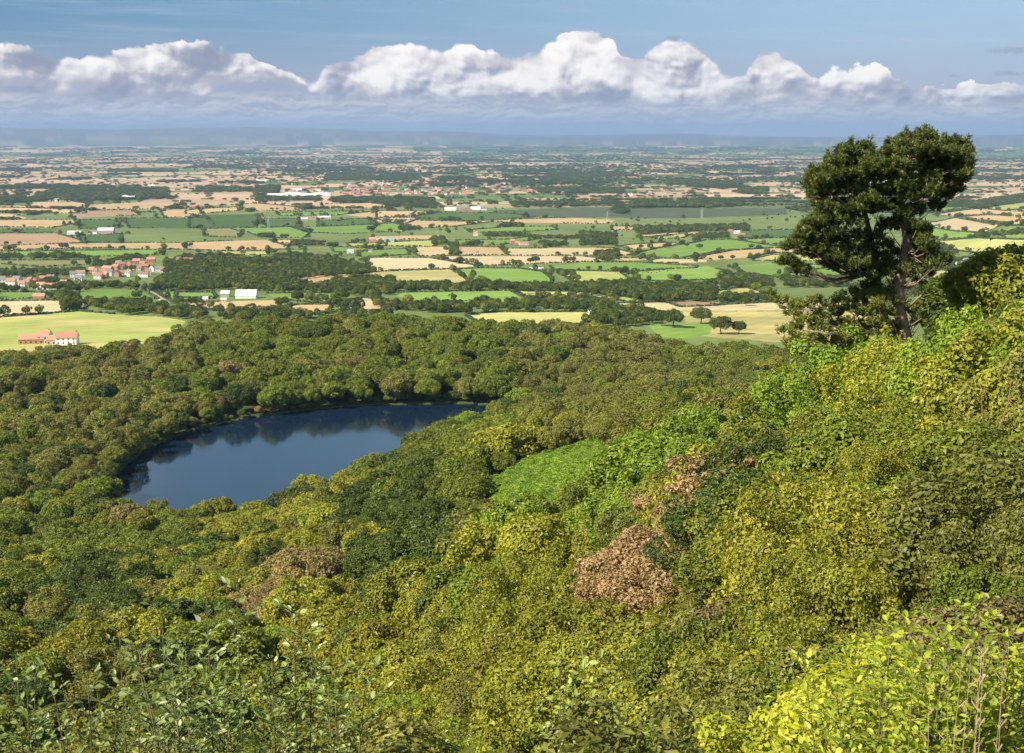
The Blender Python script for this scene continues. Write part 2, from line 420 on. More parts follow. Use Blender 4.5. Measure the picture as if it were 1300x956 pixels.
def foliage(name, c1, c2, c3=None, transl=.30, rough=.45, spec=.30, objvar=.17, huevar=.010, dry=.0):
    """leaf material: each face carries 'v' (0..1); each plant varies a little as a whole"""
    m, nt, out = new_mat(name); N = nt.nodes; L = nt.links
    at = N.new('ShaderNodeAttribute'); at.attribute_name = 'v'
    rp = N.new('ShaderNodeValToRGB'); rp.color_ramp.elements[0].color = tuple(c1)+(1,); rp.color_ramp.elements[1].color = tuple(c2)+(1,)
    if c3:
        rp.color_ramp.elements[1].position = .93
        e = rp.color_ramp.elements.new(.97); e.color = tuple(c3)+(1,)
    L.new(at.outputs['Fac'], rp.inputs['Fac'])
    oi = N.new('ShaderNodeObjectInfo'); hs = N.new('ShaderNodeHueSaturation')
    mr = N.new('ShaderNodeMapRange'); mr.inputs['To Min'].default_value = 1-objvar; mr.inputs['To Max'].default_value = 1+objvar*1.2
    L.new(oi.outputs['Random'], mr.inputs['Value']); L.new(mr.outputs['Result'], hs.inputs['Value'])
    wn = N.new('ShaderNodeTexWhiteNoise'); wn.noise_dimensions = '1D'; L.new(oi.outputs['Random'], wn.inputs['W'])
    m2 = N.new('ShaderNodeMapRange'); m2.inputs['To Min'].default_value = .5-huevar; m2.inputs['To Max'].default_value = .5+huevar
    L.new(wn.outputs['Value'], m2.inputs['Value']); L.new(m2.outputs['Result'], hs.inputs['Hue'])
    L.new(rp.outputs['Color'], hs.inputs['Color'])
    b = N.new('ShaderNodeBsdfPrincipled'); b.inputs['Roughness'].default_value = rough; b.inputs['Specular IOR Level'].default_value = spec
    t = N.new('ShaderNodeBsdfTranslucent'); g = N.new('ShaderNodeMixShader'); g.inputs[0].default_value = transl
    hs2 = N.new('ShaderNodeHueSaturation'); hs2.inputs['Hue'].default_value = .49; hs2.inputs['Saturation'].default_value = 1.1; hs2.inputs['Value'].default_value = 1.5
    L.new(hs.outputs['Color'], b.inputs['Base Color']); L.new(hs.outputs['Color'], hs2.inputs['Color']); L.new(hs2.outputs['Color'], t.inputs['Color'])
    L.new(b.outputs[0], g.inputs[1]); L.new(t.outputs[0], g.inputs[2]); L.new(g.outputs[0], out.inputs[0])
    return m
FM = {
 'dark green':   foliage('leaf_dark_green', (.030,.052,.008), (.130,.165,.020)),
 'mid green':    foliage('leaf_mid_green', (.062,.090,.008), (.250,.285,.026)),
 'bright green': foliage('leaf_bright_green', (.095,.150,.010), (.300,.370,.036)),
 'yellow-green': foliage('leaf_yellow_green', (.100,.108,.008), (.380,.370,.036), (.52,.45,.10)),
 'olive':        foliage('leaf_olive', (.078,.082,.012), (.300,.295,.052), (.44,.37,.12)),
 'brownish':     foliage('leaf_brownish', (.120,.098,.026), (.370,.290,.100), (.48,.34,.15)),
 'russet':       foliage('leaf_russet', (.14,.10,.030), (.52,.36,.16), (.66,.52,.30), huevar=.003),
 'lemon green':  foliage('leaf_lemon', (.22,.24,.018), (.56,.54,.05), (.66,.60,.10), transl=.4),
}
MBARK = simple('bark', (.12,.085,.06), .9, .1, .3, 6, .5, 20)
MTWIG = simple('twig', (.10,.080,.045), .9, .1, .3, 6)
# ------------------------------------------------------------------ ground sheet
# rings: fine near by, then one per picture row of the vale, then coarse
rs = list(np.exp(np.linspace(math.log(1.0), math.log(380.0), 120))) + list(np.linspace(382, 700, 110)) + list(np.linspace(705, 930, 30))
sl = np.linspace(float(slope(430)), float(slope(182.0)), 330)
vz = np.interp(np.log(np.linspace(930, 45000, 4000)), lrg, colz[3])
rr_ = np.linspace(930, 45000, 4000); ss_ = -vz/rr_
o_ = np.argsort(ss_)
rs += list(np.interp(sl, ss_[o_], rr_[o_]))[1:]
rs = sorted(set([round(r, 2) for r in rs])); last = rs[-1]
rs += list(np.linspace(last, 58000, 60))[1:] + [62000]
rs = np.array(rs)
ph = np.concatenate([np.linspace(-math.pi, -.5, 40)[:-1], np.linspace(-.5, -.41, 30)[:-1], np.linspace(-.41, .41, 1000), np.linspace(.41, .5, 30)[1:], np.linspace(.5, math.pi, 40)[1:]])
RR, PP = np.meshgrid(rs, ph, indexing='ij')
GX, GY = RR*np.sin(PP), RR*np.cos(PP)
GZ = H(GX, GY)
nr, npn = GX.shape
col, isW, isT = patch_colour(GX, GY, RR)
base = np.array([.060,.078,.024])
k = np.clip((RR-900)/60, 0, 1)[..., None]
col = base*(1-k) + col*k
# traced fields over the patchwork; between them rough green
nearv = (RR > 900) & (RR < 4100) & (np.abs(PP) < .45)
kk = (np.clip((4600-RR)/500, 0, 1)*(RR > 900))[..., None]
col = col*(1-kk) + (np.array(FC['R'])*(.7+.6*fbm(GX/150, GY/150, 3, 4.)[..., None]))*kk
for cls, W in FW:
    xs = [p[0] for p in W]; ys = [p[1] for p in W]
    m = (GX > min(xs)) & (GX < max(xs)) & (GY > min(ys)) & (GY < max(ys)) & (RR > 880)
    idx = np.where(m)
    ins = pip(GX[idx], GY[idx], W)
    ix = (idx[0][ins], idx[1][ins])
    h = hash2(xs[0], ys[0])
    c = np.array(FC[cls])*(.9+.2*h)
    if cls in ('Y', 'O2', 'YY', 'G', 'Gb', 'O'):   # pasture: paler grazed and seeding patches
        n = fbm(GX[ix]/90, GY[ix]/45, 4, 6.0)
        kx = np.clip((n-.40)*(5 if cls in ('Y', 'O2') else 2.2), 0, 1)[:, None]*(.8 if cls in ('Y','O2') else .35)
        alt = np.array([.50,.42,.16]) if cls in ('Y', 'O2', 'YY') else np.array([.27,.30,.09])
        if cls == 'Y': c = c*.85+np.array(FC['Gb'])*.15
        col[ix] = c*(1-kx) + alt*kx
    else: col[ix] = c
V = np.stack([GX, GY, GZ], -1).reshape(-1, 3)
I = np.arange(nr*npn).reshape(nr, npn)
Q = np.stack([I[:-1,:-1], I[:-1,1:], I[1:,1:], I[1:,:-1]], -1).reshape(-1, 4)[:, ::-1]
# close the disc at the viewpoint's foot
gme = mesh_np('ground', V, Q, True, {'land': ('FLOAT_COLOR', 'POINT', col.reshape(-1, 3))})
m, nt, out = new_mat('ground_cover'); N = nt.nodes; L = nt.links
b = N.new('ShaderNodeBsdfPrincipled'); b.inputs['Roughness'].default_value = .95; b.inputs['Specular IOR Level'].default_value = .05
at = N.new('ShaderNodeAttribute'); at.attribute_name = 'land'
geo = N.new('ShaderNodeNewGeometry')
n1 = N.new('ShaderNodeTexNoise'); n1.inputs['Scale'].default_value = .02; n1.inputs['Detail'].default_value = 8; n1.inputs['Roughness'].default_value = .65
L.new(geo.outputs['Position'], n1.inputs['Vector'])
mr = N.new('ShaderNodeMapRange'); mr.inputs['From Min'].default_value = .25; mr.inputs['From Max'].default_value = .75; mr.inputs['To Min'].default_value = .80; mr.inputs['To Max'].default_value = 1.2
L.new(n1.outputs['Fac'], mr.inputs['Value'])
# drilling and tramlines: fine stripes
mp = N.new('ShaderNodeMapping'); mp.inputs['Rotation'].default_value = (0, 0, .5); L.new(geo.outputs['Position'], mp.inputs['Vector'])
wv = N.new('ShaderNodeTexWave'); wv.inputs['Scale'].default_value = .022; wv.inputs['Distortion'].default_value = 1.5; wv.inputs['Detail'].default_value = 2
L.new(mp.outputs['Vector'], wv.inputs['Vector'])
m3 = N.new('ShaderNodeMapRange'); m3.inputs['To Min'].default_value = .95; m3.inputs['To Max'].default_value = 1.05; L.new(wv.outputs['Fac'], m3.inputs['Value'])
mm = N.new('ShaderNodeMath'); mm.operation = 'MULTIPLY'; L.new(mr.outputs[0], mm.inputs[0]); L.new(m3.outputs[0], mm.inputs[1])
vm = N.new('ShaderNodeVectorMath'); vm.operation = 'SCALE'; L.new(at.outputs['Color'], vm.inputs[0]); L.new(mm.outputs[0], vm.inputs['Scale'])
L.new(vm.outputs[0], b.inputs['Base Color']); L.new(b.outputs[0], out.inputs[0])
tag(link('ground', gme, m), kind='structure')

# ------------------------------------------------------------------ lake
lv = [(x, y, LAKE_Z) for x, y in LAKE]
lm = bpy.data.meshes.new('lake'); lm.from_pydata([((x-lcx)*1.03+lcx, (y-lcy)*1.03+lcy, z) for x, y, z in lv], [], [tuple(range(len(lv)))]); lm.update()
if lm.polygons[0].normal.z < 0: lm.flip_normals()
m, nt, out = new_mat('lake_water'); N = nt.nodes; L = nt.links
b = N.new('ShaderNodeBsdfPrincipled'); b.inputs['Base Color'].default_value = (.006,.017,.036,1); b.inputs['Roughness'].default_value = .06; b.inputs['IOR'].default_value = 1.33
b.inputs['Specular IOR Level'].default_value = .5
geo = N.new('ShaderNodeNewGeometry'); n1 = N.new('ShaderNodeTexNoise'); n1.inputs['Scale'].default_value = 1.2; n1.inputs['Detail'].default_value = 4
mp = N.new('ShaderNodeMapping'); mp.inputs['Scale'].default_value = (.6, 1.0, 1); L.new(geo.outputs['Position'], mp.inputs['Vector']); L.new(mp.outputs[0], n1.inputs['Vector'])
n2 = N.new('ShaderNodeTexNoise'); n2.inputs['Scale'].default_value = .03; n2.inputs['Detail'].default_value = 3
mp2 = N.new('ShaderNodeMapping'); mp2.inputs['Scale'].default_value = (.4, 1.8, 1); L.new(geo.outputs['Position'], mp2.inputs['Vector']); L.new(mp2.outputs[0], n2.inputs['Vector'])
mr = N.new('ShaderNodeMapRange'); mr.inputs['From Min'].default_value = .35; mr.inputs['From Max'].default_value = .65; mr.inputs['To Min'].default_value = .03; mr.inputs['To Max'].default_value = .11
L.new(n2.outputs['Fac'], mr.inputs['Value']); L.new(mr.outputs[0], b.inputs['Roughness'])
bp = N.new('ShaderNodeBump'); bp.inputs['Strength'].default_value = .10; bp.inputs['Distance'].default_value = .08; L.new(n1.outputs['Fac'], bp.inputs['Height']); L.new(bp.outputs[0], b.inputs['Normal'])
L.new(b.outputs[0], out.inputs[0])
tag(link('lake', lm, m), kind='structure')

# ------------------------------------------------------------------ sun and sky
SUN_EL = math.radians(39); SUN_AZ = math.atan2(-.80, -.56)      # from the left, a little behind the camera
sd = Vector((math.sin(SUN_AZ)*math.cos(SUN_EL), math.cos(SUN_AZ)*math.cos(SUN_EL), math.sin(SUN_EL)))
sun = bpy.data.lights.new('sun', 'SUN'); sun.energy = 5.0; sun.angle = math.radians(.5); sun.color = (1, .93, .82)
so = bpy.data.objects.new('sun', sun); C.objects.link(so); so.rotation_euler = sd.to_track_quat('Z', 'Y').to_euler(); so.location = (-50, -30, 400)

w = bpy.data.worlds.new('World'); sc.world = w; w.use_nodes = True; nt = w.node_tree
for n in list(nt.nodes): nt.nodes.remove(n)
class X:
    def __init__(s, sock): s.s = sock
    @staticmethod
    def op(o, *a, clamp=False):
        n = nt.nodes.new('ShaderNodeMath'); n.operation = o; n.use_clamp = clamp
        for i, v in enumerate(a):
            if isinstance(v, X): nt.links.new(v.s, n.inputs[i])
            else: n.inputs[i].default_value = v
        return X(n.outputs[0])
    def __add__(s, o): return X.op('ADD', s, o)
    __radd__ = __add__
    def __sub__(s, o): return X.op('SUBTRACT', s, o)
    def __rsub__(s, o): return X.op('SUBTRACT', o, s)
    def __mul__(s, o): return X.op('MULTIPLY', s, o)
    __rmul__ = __mul__
    def __truediv__(s, o): return X.op('DIVIDE', s, o)
def sstep(x, a, b):
    n = nt.nodes.new('ShaderNodeMapRange'); n.interpolation_type = 'SMOOTHSTEP'
    nt.links.new(x.s, n.inputs['Value'])
    for k_, v_ in (('From Min', a), ('From Max', b)):
        if isinstance(v_, X): nt.links.new(v_.s, n.inputs[k_])
        else: n.inputs[k_].default_value = v_
    return X(n.outputs['Result'])
def noise(x, y, z=0.0, detail=5, rough=.55, dist=0.0, lac=2.0):
    c = nt.nodes.new('ShaderNodeCombineXYZ')
    for i, v in enumerate((x, y, z)):
        if isinstance(v, X): nt.links.new(v.s, c.inputs[i])
        else: c.inputs[i].default_value = v
    n = nt.nodes.new('ShaderNodeTexNoise'); n.inputs['Scale'].default_value = 1; n.inputs['Detail'].default_value = detail
    n.inputs['Roughness'].default_value = rough; n.inputs['Distortion'].default_value = dist; n.inputs['Lacunarity'].default_value = lac
    nt.links.new(c.outputs[0], n.inputs['Vector'])
    return X(n.outputs['Fac'])
def voro(x, y, z=0.0, detail=2, rough=.5):
    c = nt.nodes.new('ShaderNodeCombineXYZ')
    for i, v in enumerate((x, y, z)):
        if isinstance(v, X): nt.links.new(v.s, c.inputs[i])
        else: c.inputs[i].default_value = v
    n = nt.nodes.new('ShaderNodeTexVoronoi'); n.feature = 'F1'; n.inputs['Scale'].default_value = 1; n.inputs['Detail'].default_value = detail
    n.inputs['Roughness'].default_value = rough; n.normalize = True
    nt.links.new(c.outputs[0], n.inputs['Vector'])
    return X(n.outputs['Distance'])
def curve(x, pts, x0, x1, y0, y1):
    t = X.op('DIVIDE', X.op('SUBTRACT', x, x0), x1-x0, clamp=True)
    n = nt.nodes.new('ShaderNodeFloatCurve'); cu = n.mapping.curves[0]
    q = [((a-x0)/(x1-x0), (b_-y0)/(y1-y0)) for a, b_ in pts]
    cu.points[0].location = q[0]; cu.points[-1].location = q[-1]
    for a in q[1:-1]: cu.points.new(*a)
    n.mapping.update(); nt.links.new(t.s, n.inputs['Value'])
    return X(n.outputs[0])*(y1-y0)+y0
def rgbmix(f, a, b_):
    n = nt.nodes.new('ShaderNodeMix'); n.data_type = 'RGBA'; n.clamp_factor = True
    if isinstance(f, X): nt.links.new(f.s, n.inputs['Factor'])
    else: n.inputs['Factor'].default_value = f
    for nm, v in (('A', a), ('B', b_)):
        if isinstance(v, X): nt.links.new(v.s, n.inputs[nm])
        else: n.inputs[nm].default_value = tuple(v)+(1,)
    return X(n.outputs['Result'])
tc = nt.nodes.new('ShaderNodeTexCoord'); sx = nt.nodes.new('ShaderNodeSeparateXYZ'); nt.links.new(tc.outputs['Generated'], sx.inputs[0])
dx, dy_, dz_ = (X(sx.outputs[i]) for i in range(3))
hyp = X.op('SQRT', dx*dx + dy_*dy_)
U = X.op('ARCTAN2', dx, dy_)*1727.0 + 650.0
Vv = 172.0 - X.op('ARCTAN2', dz_, hyp)*1727.0         # 172 = the horizon, smaller = higher
st = nt.nodes.new('ShaderNodeTexSky'); st.sky_type = 'NISHITA'; st.sun_disc = False; st.sun_elevation = SUN_EL; st.sun_rotation = SUN_AZ % (2*math.pi)
st.altitude = 200; st.air_density = 1.0; st.dust_density = .6; st.ozone_density = 1.6
nish = nt.nodes.new('ShaderNodeVectorMath'); nish.operation = 'SCALE'; nish.inputs['Scale'].default_value = 0.052
nt.links.new(st.outputs[0], nish.inputs[0])
# the low sky: clear blue above, milky lavender in the thick air over the horizon
gl = rgbmix(sstep(U, -100, 1300), (.115,.25,.39), (.33,.48,.63))
low = rgbmix(sstep(Vv, 20, 150), gl, rgbmix(sstep(U, -100, 1300), (.34,.34,.41), (.40,.42,.49)))
# warp
wx = (noise(U*(1/70), Vv*(1/60), 3.1, 2)-.5)*34.0; wy = (noise(U*(1/70), Vv*(1/60), 8.7, 2)-.5)*26.0
Uw, Vw = U+wx, Vv+wy
def billow(uu, vv, det=5):
    a = noise(uu*(1/60), vv*(1/48), 1.7, det+2, .58)
    v_ = 1.0-voro(uu*(1/32), vv*(1/26), 2.2, 2, .55)
    return a*.66 + v_*.34
d0 = billow(Uw, Vw); d1 = billow(Uw-4.0, Vw-5.5); d2 = noise(Uw*(1/60)-.26, Vw*(1/48)-.40, 1.7, 2, .5); d20 = noise(Uw*(1/60), Vw*(1/48), 1.7, 2, .5)
lit = (d0-d1)*4.2 + (d20-d2)*2.6
TOP = [(-200,96),(-20,98),(15,82),(60,70),(100,76),(150,74),(200,66),(245,62),(290,70),(345,84),(375,94),(390,104),(400,106),(410,98),(428,84),(460,72),(500,60),(560,66),(590,56),(620,72),(660,72),(700,56),(745,44),(780,60),(797,80),(822,70),(850,60),(885,70),(910,92),(928,98),(948,84),(970,73),(1003,79),(1030,98),(1056,92),(1095,92),(1125,106),(1200,114),(1290,112),(1500,118)]
BOT = [(-200,118),(0,116),(60,122),(130,128),(200,130),(265,132),(280,112),(330,106),(372,108),(404,122),(480,132),(560,126),(700,129),(850,134),(1000,130),(1120,138),(1300,136),(1500,136)]
top = curve(U, TOP, -200, 1500, 30, 150); bot = curve(U, BOT, -200, 1500, 90, 150)
edge = Vv - top + (d0-.55)*62.0 + sstep(U, 880, 1000)*(noise(U*(1/34), Vv*(1/16), 21.0, 4)-.5)*40.0
ragged = noise(U*(1/30), Vv*(1/9), 5.5, 5, .6)
soft = sstep(noise(U*(1/80), Vv*(1/30), 6.6, 1), .40, .70)*6.0 + .8
cov = sstep(edge, -1.5, soft) * sstep(bot - Vv + (ragged-.5)*22.0, -6, 7)
hrel = X.op('DIVIDE', Vv-top, X.op('MAXIMUM', bot-top, 6.0))
big = noise(U*(1/95), Vv*(1/32), 9.9, 3, .5)
leftdark = 1.0 - sstep(U, 380, 430)
rightdark = sstep(U, 880, 980)
shade = sstep(hrel + (big-.5)*1.5 - lit*.42 + leftdark*.34 + rightdark*.12, .36, 1.02)
bright = sstep(lit, -.80, .55)
cw = rgbmix(bright, (.55,.51,.54), (.99,.93,.87))
cs = rgbmix(bright, (.245,.255,.33), (.43,.40,.44))
ccol = rgbmix(shade, cw, cs)
# low ragged deck behind, seen through the haze
nb = noise(Uw*(1/48), Vw*(1/15), 4.4, 7, .62); nb2 = noise(Uw*(1/48)-.06, Vw*(1/15)-.22, 4.4, 7, .62)
covb = sstep(nb + sstep(Vv, 100, 128)*.22 - sstep(Vv, 145, 175)*.14, .50, .66)*sstep(Vv, 112, 130)*(1.0-sstep(Vv, 150, 172)*.6)
cb = rgbmix(sstep(nb-nb2, -.14, .14), (.36,.37,.44), (.72,.66,.64))
# high thin streaks
nc = noise(U*(1/260)+Vv*.004, Vv*(1/14)-U*.0016, 7.7, 5, .6)
covc = sstep(nc, .45, .80)*.30*(1.0-sstep(Vv, 60, 120))
nd = noise(U*(1/11), Vv*(1/6), 2.9, 6, .65)
def puff(cx, cy, rx, ry):
    a = (U-cx)/rx; b_ = (Vv-cy)/ry
    return sstep(1.0-(a*a+b_*b_)+(nd-.5)*3.0, 0.05, 1.1)
pf = X.op('MAXIMUM', X.op('MAXIMUM', puff(1248,73,30,6), puff(1250,100,22,4)), X.op('MAXIMUM', puff(852,53,13,6), puff(1190,102,10,3)))
colr = rgbmix(covc, low, (.50,.56,.63))
colr = rgbmix(covb*.75, colr, cb)
colr = rgbmix(cov, colr, ccol)
colr = rgbmix(pf*.55, colr, (.27,.29,.37))
# up high the plain sky texture takes over; the cloud band is only worked out where it can be seen from the ground up
covh = sstep(noise(U*(1/340), Vv*(1/150), 14.2, 3), .46, .72)*.75*(1.0-sstep(Vv, -330, -120))
def scaled(c, k):
    n = nt.nodes.new('ShaderNodeVectorMath'); n.operation = 'SCALE'; (nt.links.new(k.s, n.inputs['Scale']) if isinstance(k, X) else setattr(n.inputs['Scale'], 'default_value', k)); nt.links.new(c.s, n.inputs[0]); return X(n.outputs[0])
def bgnode(c):
    n = nt.nodes.new('ShaderNodeBackground'); nt.links.new(c.s, n.inputs['Color']); return n
hi = bgnode(rgbmix(sstep(Vv, -1000, -560), X(nish.outputs[0]), rgbmix(covh, scaled(rgbmix(covc, low, (.50,.56,.63)), X.op('MULTIPLY', 1.0 - sstep(Vv, -180, -20)*.30, .971)), (.50,.56,.66))))
lo_ = bgnode(scaled(colr, .68))
ms = nt.nodes.new('ShaderNodeMixShader'); band = X.op('MULTIPLY', X.op('GREATER_THAN', Vv, 15.0), X.op('LESS_THAN', Vv, 260.0)); nt.links.new(band.s, ms.inputs[0])
nt.links.new(hi.outputs[0], ms.inputs[1]); nt.links.new(lo_.outputs[0], ms.inputs[2])
wo = nt.nodes.new('ShaderNodeOutputWorld'); nt.links.new(ms.outputs[0], wo.inputs[0])
w.cycles.sampling_method = 'MANUAL'; w.cycles.sample_map_resolution = 1024

# ------------------------------------------------------------------ haze
hz = Acc(); hz.box(-70000, -400, CZ-260, 70000, 70000, CZ+520)
import os
HZ = not os.environ.get('NOHZ')
if HZ:
    m, nt2, out = new_mat('haze_air'); pv = nt2.nodes.new('ShaderNodeVolumePrincipled')
    pv.inputs['Color'].default_value = (.29,.42,.66,1); pv.inputs['Density'].default_value = 3.7e-5; pv.inputs['Anisotropy'].default_value = .0
    nt2.links.new(pv.outputs[0], out.inputs['Volume'])
    tag(link('haze', hz.mesh('haze'), m), kind='stuff')

sc.view_settings.view_transform = 'Standard'; sc.view_settings.look = 'None'; sc.view_settings.exposure = 0.88; sc.view_settings.gamma = 1
sc.render.engine = 'CYCLES'; cy = sc.cycles
cy.use_denoising = True; cy.max_bounces = 5; cy.diffuse_bounces = 3; cy.glossy_bounces = 2; cy.transmission_bounces = 3; cy.volume_bounces = 1; cy.transparent_max_bounces = 4
cy.use_adaptive_sampling = True; cy.adaptive_threshold = .02; cy.caustics_reflective = False; cy.caustics_refractive = False
try: cy.denoising_input_passes = 'RGB_ALBEDO_NORMAL'; cy.denoising_prefilter = 'ACCURATE'
except Exception: pass
# ------------------------------------------------------------------ plant meshes (unit height)
def leaf_cards(pos, outd, size, rg, v, up=.25, wid=.6, jit=.52, fold=.14):
    n = len(pos)
    nn = outd + rg.normal(0, jit, (n, 3)); nn[:, 2] += up
    nn /= np.linalg.norm(nn, axis=1)[:, None]+1e-9
    t = rg.normal(0, 1, (n, 3)); t -= nn*(t*nn).sum(1)[:, None]; t /= np.linalg.norm(t, axis=1)[:, None]+1e-9
    bb = np.cross(nn, t)
    s = (size*rg.uniform(.6, 1.35, n))[:, None]
    V = np.stack([pos-t*s*.5, pos+bb*s*wid*.5+nn*s*fold, pos+t*s*.5, pos-bb*s*wid*.5+nn*s*fold], 1).reshape(-1, 3)
    return V, np.arange(n*4).reshape(n, 4), v
def lobes_of(kind, rg):
    if kind == 'tree':   c = np.array([0,0,.60]); R = np.array([.45,.45,.38]); n = 62; lr = (.075,.175); zmin = -.55
    elif kind == 'birch': c = np.array([0,0,.58]); R = np.array([.33,.33,.42]); n = 42; lr = (.07,.14); zmin = -.8
    elif kind == 'shrub': c = np.array([0,0,.42]); R = np.array([.62,.62,.48]); n = 80; lr = (.07,.17); zmin = -.5
    elif kind == 'thicket': c = np.array([0,0,.40]); R = np.array([.68,.68,.52]); n = 130; lr = (.045,.12); zmin = -.5
    elif kind == 'far': c = np.array([0,0,.56]); R = np.array([.46,.46,.38]); n = 14; lr = (.16,.27); zmin = -.6
    d = rg.normal(0, 1, (n*3, 3)); d /= np.linalg.norm(d, axis=1)[:, None]; d = d[d[:, 2] > zmin][:n]
    k_ = rg.uniform(.75, 1.25); r = rg.uniform(lr[0]*.8, lr[1], len(d))*k_
    d = d[:max(8, int(len(d)/k_**1.3))]; r = r[:len(d)]
    asym = 1+rg.uniform(-.28, .22, 3)
    P_ = c + d*(R*asym - r[:, None]*.8)*(rg.uniform(.74, 1.10, len(d)) + (rg.random(len(d)) < .12)*.12)[:, None]
    P_ = np.vstack([P_, [c]]); r = np.append(r, min(R)*.60)
    return c, P_, r
def crown_mesh(name, seed, kind, n, size, **kw):
    rg = np.random.default_rng(seed)
    c, LP, lr = lobes_of(kind, rg)
    m_ = int(n*3.2); pr = lr**2/np.sum(lr**2)
    li = rg.choice(len(lr), m_, p=pr)
    d = rg.normal(0, 1, (m_, 3)); d /= np.linalg.norm(d, axis=1)[:, None]
    out_ = LP[li]-c; out_ /= np.linalg.norm(out_, axis=1)[:, None]+1e-6
    d = d + out_*.45 + np.array([0,0,.15]); d /= np.linalg.norm(d, axis=1)[:, None]
    # ragged leafy surface
    if kind in ('shrub', 'thicket'): d[:, 2] *= .95
    rad = lr[li]*(rg.uniform(.70, 1.06, m_) + rg.normal(0, .05, m_) + (rg.random(m_) < .10)*np.minimum(rg.exponential(.26 if kind in ('shrub', 'thicket') else .12, m_), .55) + .10*np.sin(d[:, 0]*9+li)*np.cos(d[:, 1]*8+li*2))
    p = LP[li] + d*rad[:, None]
    dd = np.linalg.norm(p[:, None, :]-LP[None], axis=2)/lr[None]
    dd[np.arange(m_), li] = 9
    ok = (dd.min(1) > .78) & (p[:, 2] > .03)
    p, d, li = p[ok][:n], d[ok][:n], li[ok][:n]
    lv_ = rg.uniform(0, 1, len(lr))
    v = np.clip(.35*lv_[li]+.65*rg.uniform(0, 1, len(p)), 0, 1)
    V_, F_, v = leaf_cards(p, d, size, rg, v, **kw)
    return mesh_np(name, V_, F_, False, {'v': ('FLOAT', 'FACE', v)})
def trunk_mesh(name, seed, kind):
    rg = random.Random(seed); a = Acc()
    if kind in ('tree', 'birch'):
        w_ = .028 if kind == 'tree' else .016
        a.tube([(0,0,-.04),(.01,0,.12),(rg.uniform(-.03,.03),rg.uniform(-.03,.03),.35),(rg.uniform(-.05,.05),0,.62),(0,0,.82)], [w_*1.5,w_,w_*.8,w_*.5,w_*.2], 7)
        for k in range(6):
            t = k*1.05+rg.random(); z0 = .22+.08*k
            a.tube([(0,0,z0),(.12*math.cos(t),.12*math.sin(t),z0+.10),(.30*math.cos(t),.30*math.sin(t),z0+.20)], [w_*.5,w_*.35,w_*.1], 5)
    else:
        for k in range(7):
            t = k*.9+rg.random(); q = rg.uniform(.15,.5)
            a.tube([(.03*math.cos(t),.03*math.sin(t),-.05),(.4*q*math.cos(t),.4*q*math.sin(t),.3),(q*math.cos(t+.2),q*math.sin(t+.2),rg.uniform(.45,.62))], [.014,.010,.003], 5)
    return a.mesh(name, True)
SH = {}
SH['tree'] = [(crown_mesh('tree_crown', 10+i, 'tree', 12000, .036), trunk_mesh('tree_trunk', i, 'tree')) for i in range(6)]
SH['birch'] = [(crown_mesh('birch_crown', 30+i, 'birch', 11000, .026), trunk_mesh('birch_trunk', i+9, 'birch')) for i in range(3)]
SH['shrub'] = [(crown_mesh('shrub_foliage', 50+i, 'shrub', 19000, .033), trunk_mesh('shrub_stems', i+20, 'shrub')) for i in range(4)]
SH['thicket'] = [(crown_mesh('thicket_foliage', 70+i, 'thicket', 24000, .026), trunk_mesh('thicket_stems', i+30, 'shrub')) for i in range(4)]
for k_ in SH:
    for c_, t_ in SH[k_]: t_.materials.append(MBARK if k_ in ('tree', 'birch') else MTWIG); c_.materials.append(FM['mid green'])
